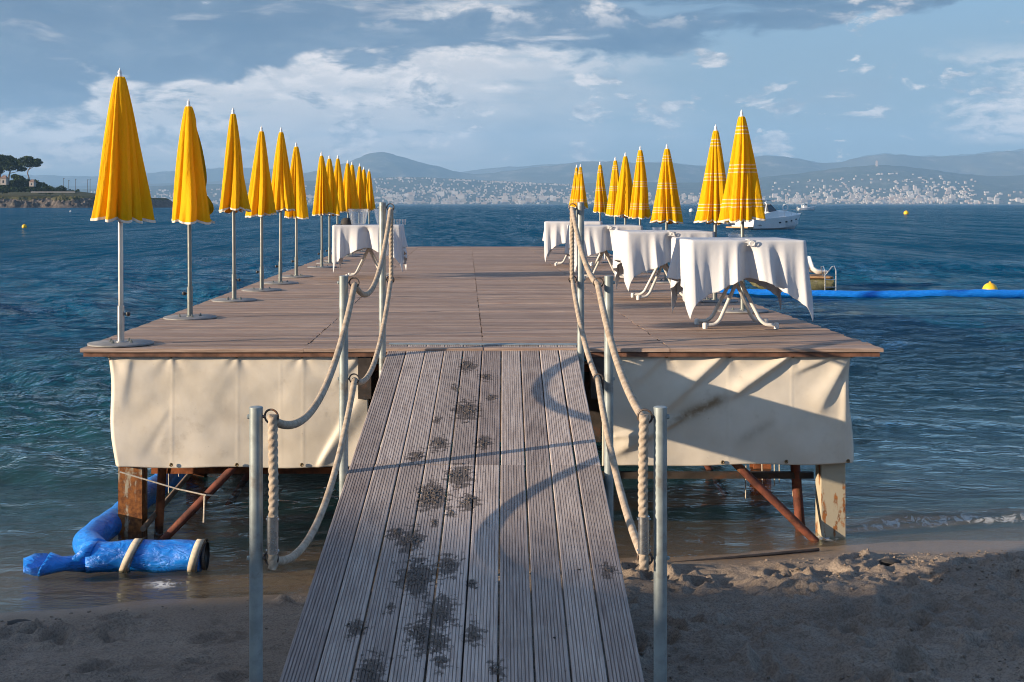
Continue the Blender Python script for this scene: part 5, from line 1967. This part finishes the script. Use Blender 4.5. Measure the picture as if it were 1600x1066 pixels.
# pedal boat just beyond the tables
fyb = (452 - 319) / EYE
pb = thing('pedal_boat', 'white pedal boat with wooden deck and ladder, half hidden by the nearest tablecloth', 'pedal boat', ((1241 - 729) / fyb, 2000 / fyb, 0), R(-4))
for s in (-1, 1):
    pts = [(-1.25, s * 0.55, 0.30), (-1.1, s * 0.55, 0.22), (-0.7, s * 0.55, 0.16), (0.6, s * 0.55, 0.16), (1.05, s * 0.55, 0.20)]
    MB().tube(pts, [0.09, 0.17, 0.22, 0.22, 0.17], 16).obj('pontoon', M['algae'], pb, True)
MB().box((0.0, 0, 0.40), (2.0, 1.5, 0.05)).obj('deck_board', M['teak'], pb)
for k, (x_, y_) in enumerate(((0.66, -0.35), (0.66, 0.35), (-0.2, -0.35), (-0.2, 0.35))):
    sh = MB()
    rings = []
    for t, (bx, bz, w, dp) in enumerate(((0.26, 0.10, 0.20, 0.05), (0.10, 0.06, 0.24, 0.09), (-0.08, 0.07, 0.24, 0.10), (-0.20, 0.18, 0.24, 0.08), (-0.27, 0.40, 0.22, 0.06), (-0.30, 0.56, 0.16, 0.02))):
        rings.append([(bx, -w, bz + dp), (bx - 0.02, -w * 0.6, bz), (bx - 0.02, w * 0.6, bz), (bx, w, bz + dp), (bx + 0.02, w * 0.95, bz + dp + 0.02), (bx + 0.01, w * 0.55, bz + 0.03), (bx + 0.01, -w * 0.55, bz + 0.03), (bx + 0.02, -w * 0.95, bz + dp + 0.02)])
    o = sh.loft(rings).obj('seat', M['gel'], pb, True, 60)
    o.location = (x_, y_, 0.42)
for s in (-0.16, 0.16):
    MB().tube([(0.72, -0.72 + 0.0, 0.40), (0.80 + s, -0.76, 0.72), (0.86 + s, -0.80, 0.74), (0.90 + s, -0.84, 0.60), (0.90 + s, -0.84, -0.25)], 0.016, 8).obj('ladder_rail', M['sleeve'], pb, True)
for z_ in (-0.1, 0.12, 0.34):
    MB().tube([(0.74, -0.84, z_), (1.06, -0.84, z_)], 0.016, 8).obj('ladder_rung', M['sleeve'], pb, True)

# loose crumbs and clots of sand lying on the beach
cg = np.random.default_rng(77)
cb = MB()
ysv, xsv = SY[:, 0], SX[0]
n_c = 0
while n_c < 7000:
    x = cg.uniform(-4.1, 5.9)
    y = cg.uniform(5.2, 9.6)
    dd = float(shore_y(np.array(x))) - y
    if dd < 0.35:
        continue
    dens_ = 0.25 + 1.5 * float(fbm(np.array(x * 1.3), np.array(y * 1.3), 310, 3))
    if x < -0.5:
        dens_ *= 0.45 if dd < 1.4 else 0.9
    if cg.random() > dens_:
        continue
    i_, j_ = min(np.searchsorted(ysv, y), len(ysv) - 1), min(np.searchsorted(xsv, x), len(xsv) - 1)
    z = float(SZ[i_, j_])
    sz = 0.0035 + 0.011 * cg.random() ** 4
    b = len(cb.v)
    an = cg.uniform(0, 6.28)
    for ring_r, zz_ in ((1.0, -0.25), (0.85, 0.45)):
        for k in range(5):
            t_ = an + 2 * PI * k / 5
            rj = sz * ring_r * cg.uniform(0.65, 1.3)
            cb.v.append((x + rj * math.cos(t_), y + rj * math.sin(t_), z + zz_ * sz))
    cb.v.append((x, y, z + sz * 0.8))
    for k in range(5):
        k2 = (k + 1) % 5
        cb.f.append((b + k, b + k2, b + 5 + k2, b + 5 + k))
        cb.f.append((b + 5 + k, b + 5 + k2, b + 10))
    n_c += 1
tag(cb.obj('sand_crumbs', M['sand_crumb']), 'loose crumbs of sand scattered over the shaded beach', 'sand crumbs', kind='stuff')

# small dark stone on the sand at left and a few scraps along the tide line
for (px, py, s, lab) in ((30, 962, 0.045, 'small dark stone lying alone on the smooth sand at left'), (1390, 874, 0.05, 'dark clump of seaweed on the little sand ridge at right')):
    fy = (py - 319) / (EYE - 0.10)
    x, y = (px - 729) / fy, 2000 / fy
    q = MB()
    g = np.random.default_rng(px)
    prof = []
    for i in range(7):
        a = i / 6 * PI
        prof.append([((s * 1.6 * math.sin(a) + 0.001) * g.uniform(0.75, 1.2) * math.cos(b), (s * math.sin(a) + 0.001) * g.uniform(0.75, 1.2) * math.sin(b), -s * 0.45 * math.cos(a)) for b in np.linspace(0, 2 * PI, 12, endpoint=False)])
    o = q.loft(prof).obj('pebble' if px < 100 else 'seaweed_clump', M['rubber'], None, True)
    i, j = np.searchsorted(SY[:, 0], y), np.searchsorted(SX[0], x)
    o.location = (x, y, float(SZ[i, j]) + s * 0.2)
    tag(o, lab, 'stone' if px < 100 else 'seaweed')

# ================================================================== UNSEEN BUILDING (added out of view; outline shaped to shade gangway foot and sand)
bh = thing('shade_building', 'unseen stucco building added left of the viewpoint, its outline shaped for the shade it casts', 'shade building', (-32.0, 0, 0))
prof = [(-46.0, -0.5), (-1.9, -0.5), (-1.9, 5.3), (-2.6, 6.4), (-3.15, 7.0), (-3.4, 7.56), (-3.9, 7.70), (-5.6, 8.02), (-46.0, 9.3)]
MB().loft([[(0.0, y, z) for y, z in prof], [(-9.0, y, z) for y, z in prof]]).obj('wall', M['stucco'], bh)
rp = [(-5.9, 8.04), (-46.2, 9.32), (-46.2, 9.44), (-7.5, 8.13)]
MB().loft([[(0.4, y, z) for y, z in rp], [(-9.4, y, z) for y, z in rp]]).obj('roof', M['roof_tile'], bh)
for k in range(6):
    for zz in (2.6, 5.6):
        w_ = MB().box((0.03, -7.0 - 6 * k, zz), (0.06, 1.6, 1.5)).obj('window', M['tint_glass'], bh)
        MB().box((0.08, -7.0 - 6 * k, zz - 0.80), (0.16, 1.8, 0.07)).obj('sill', M['white_plastic'], w_)
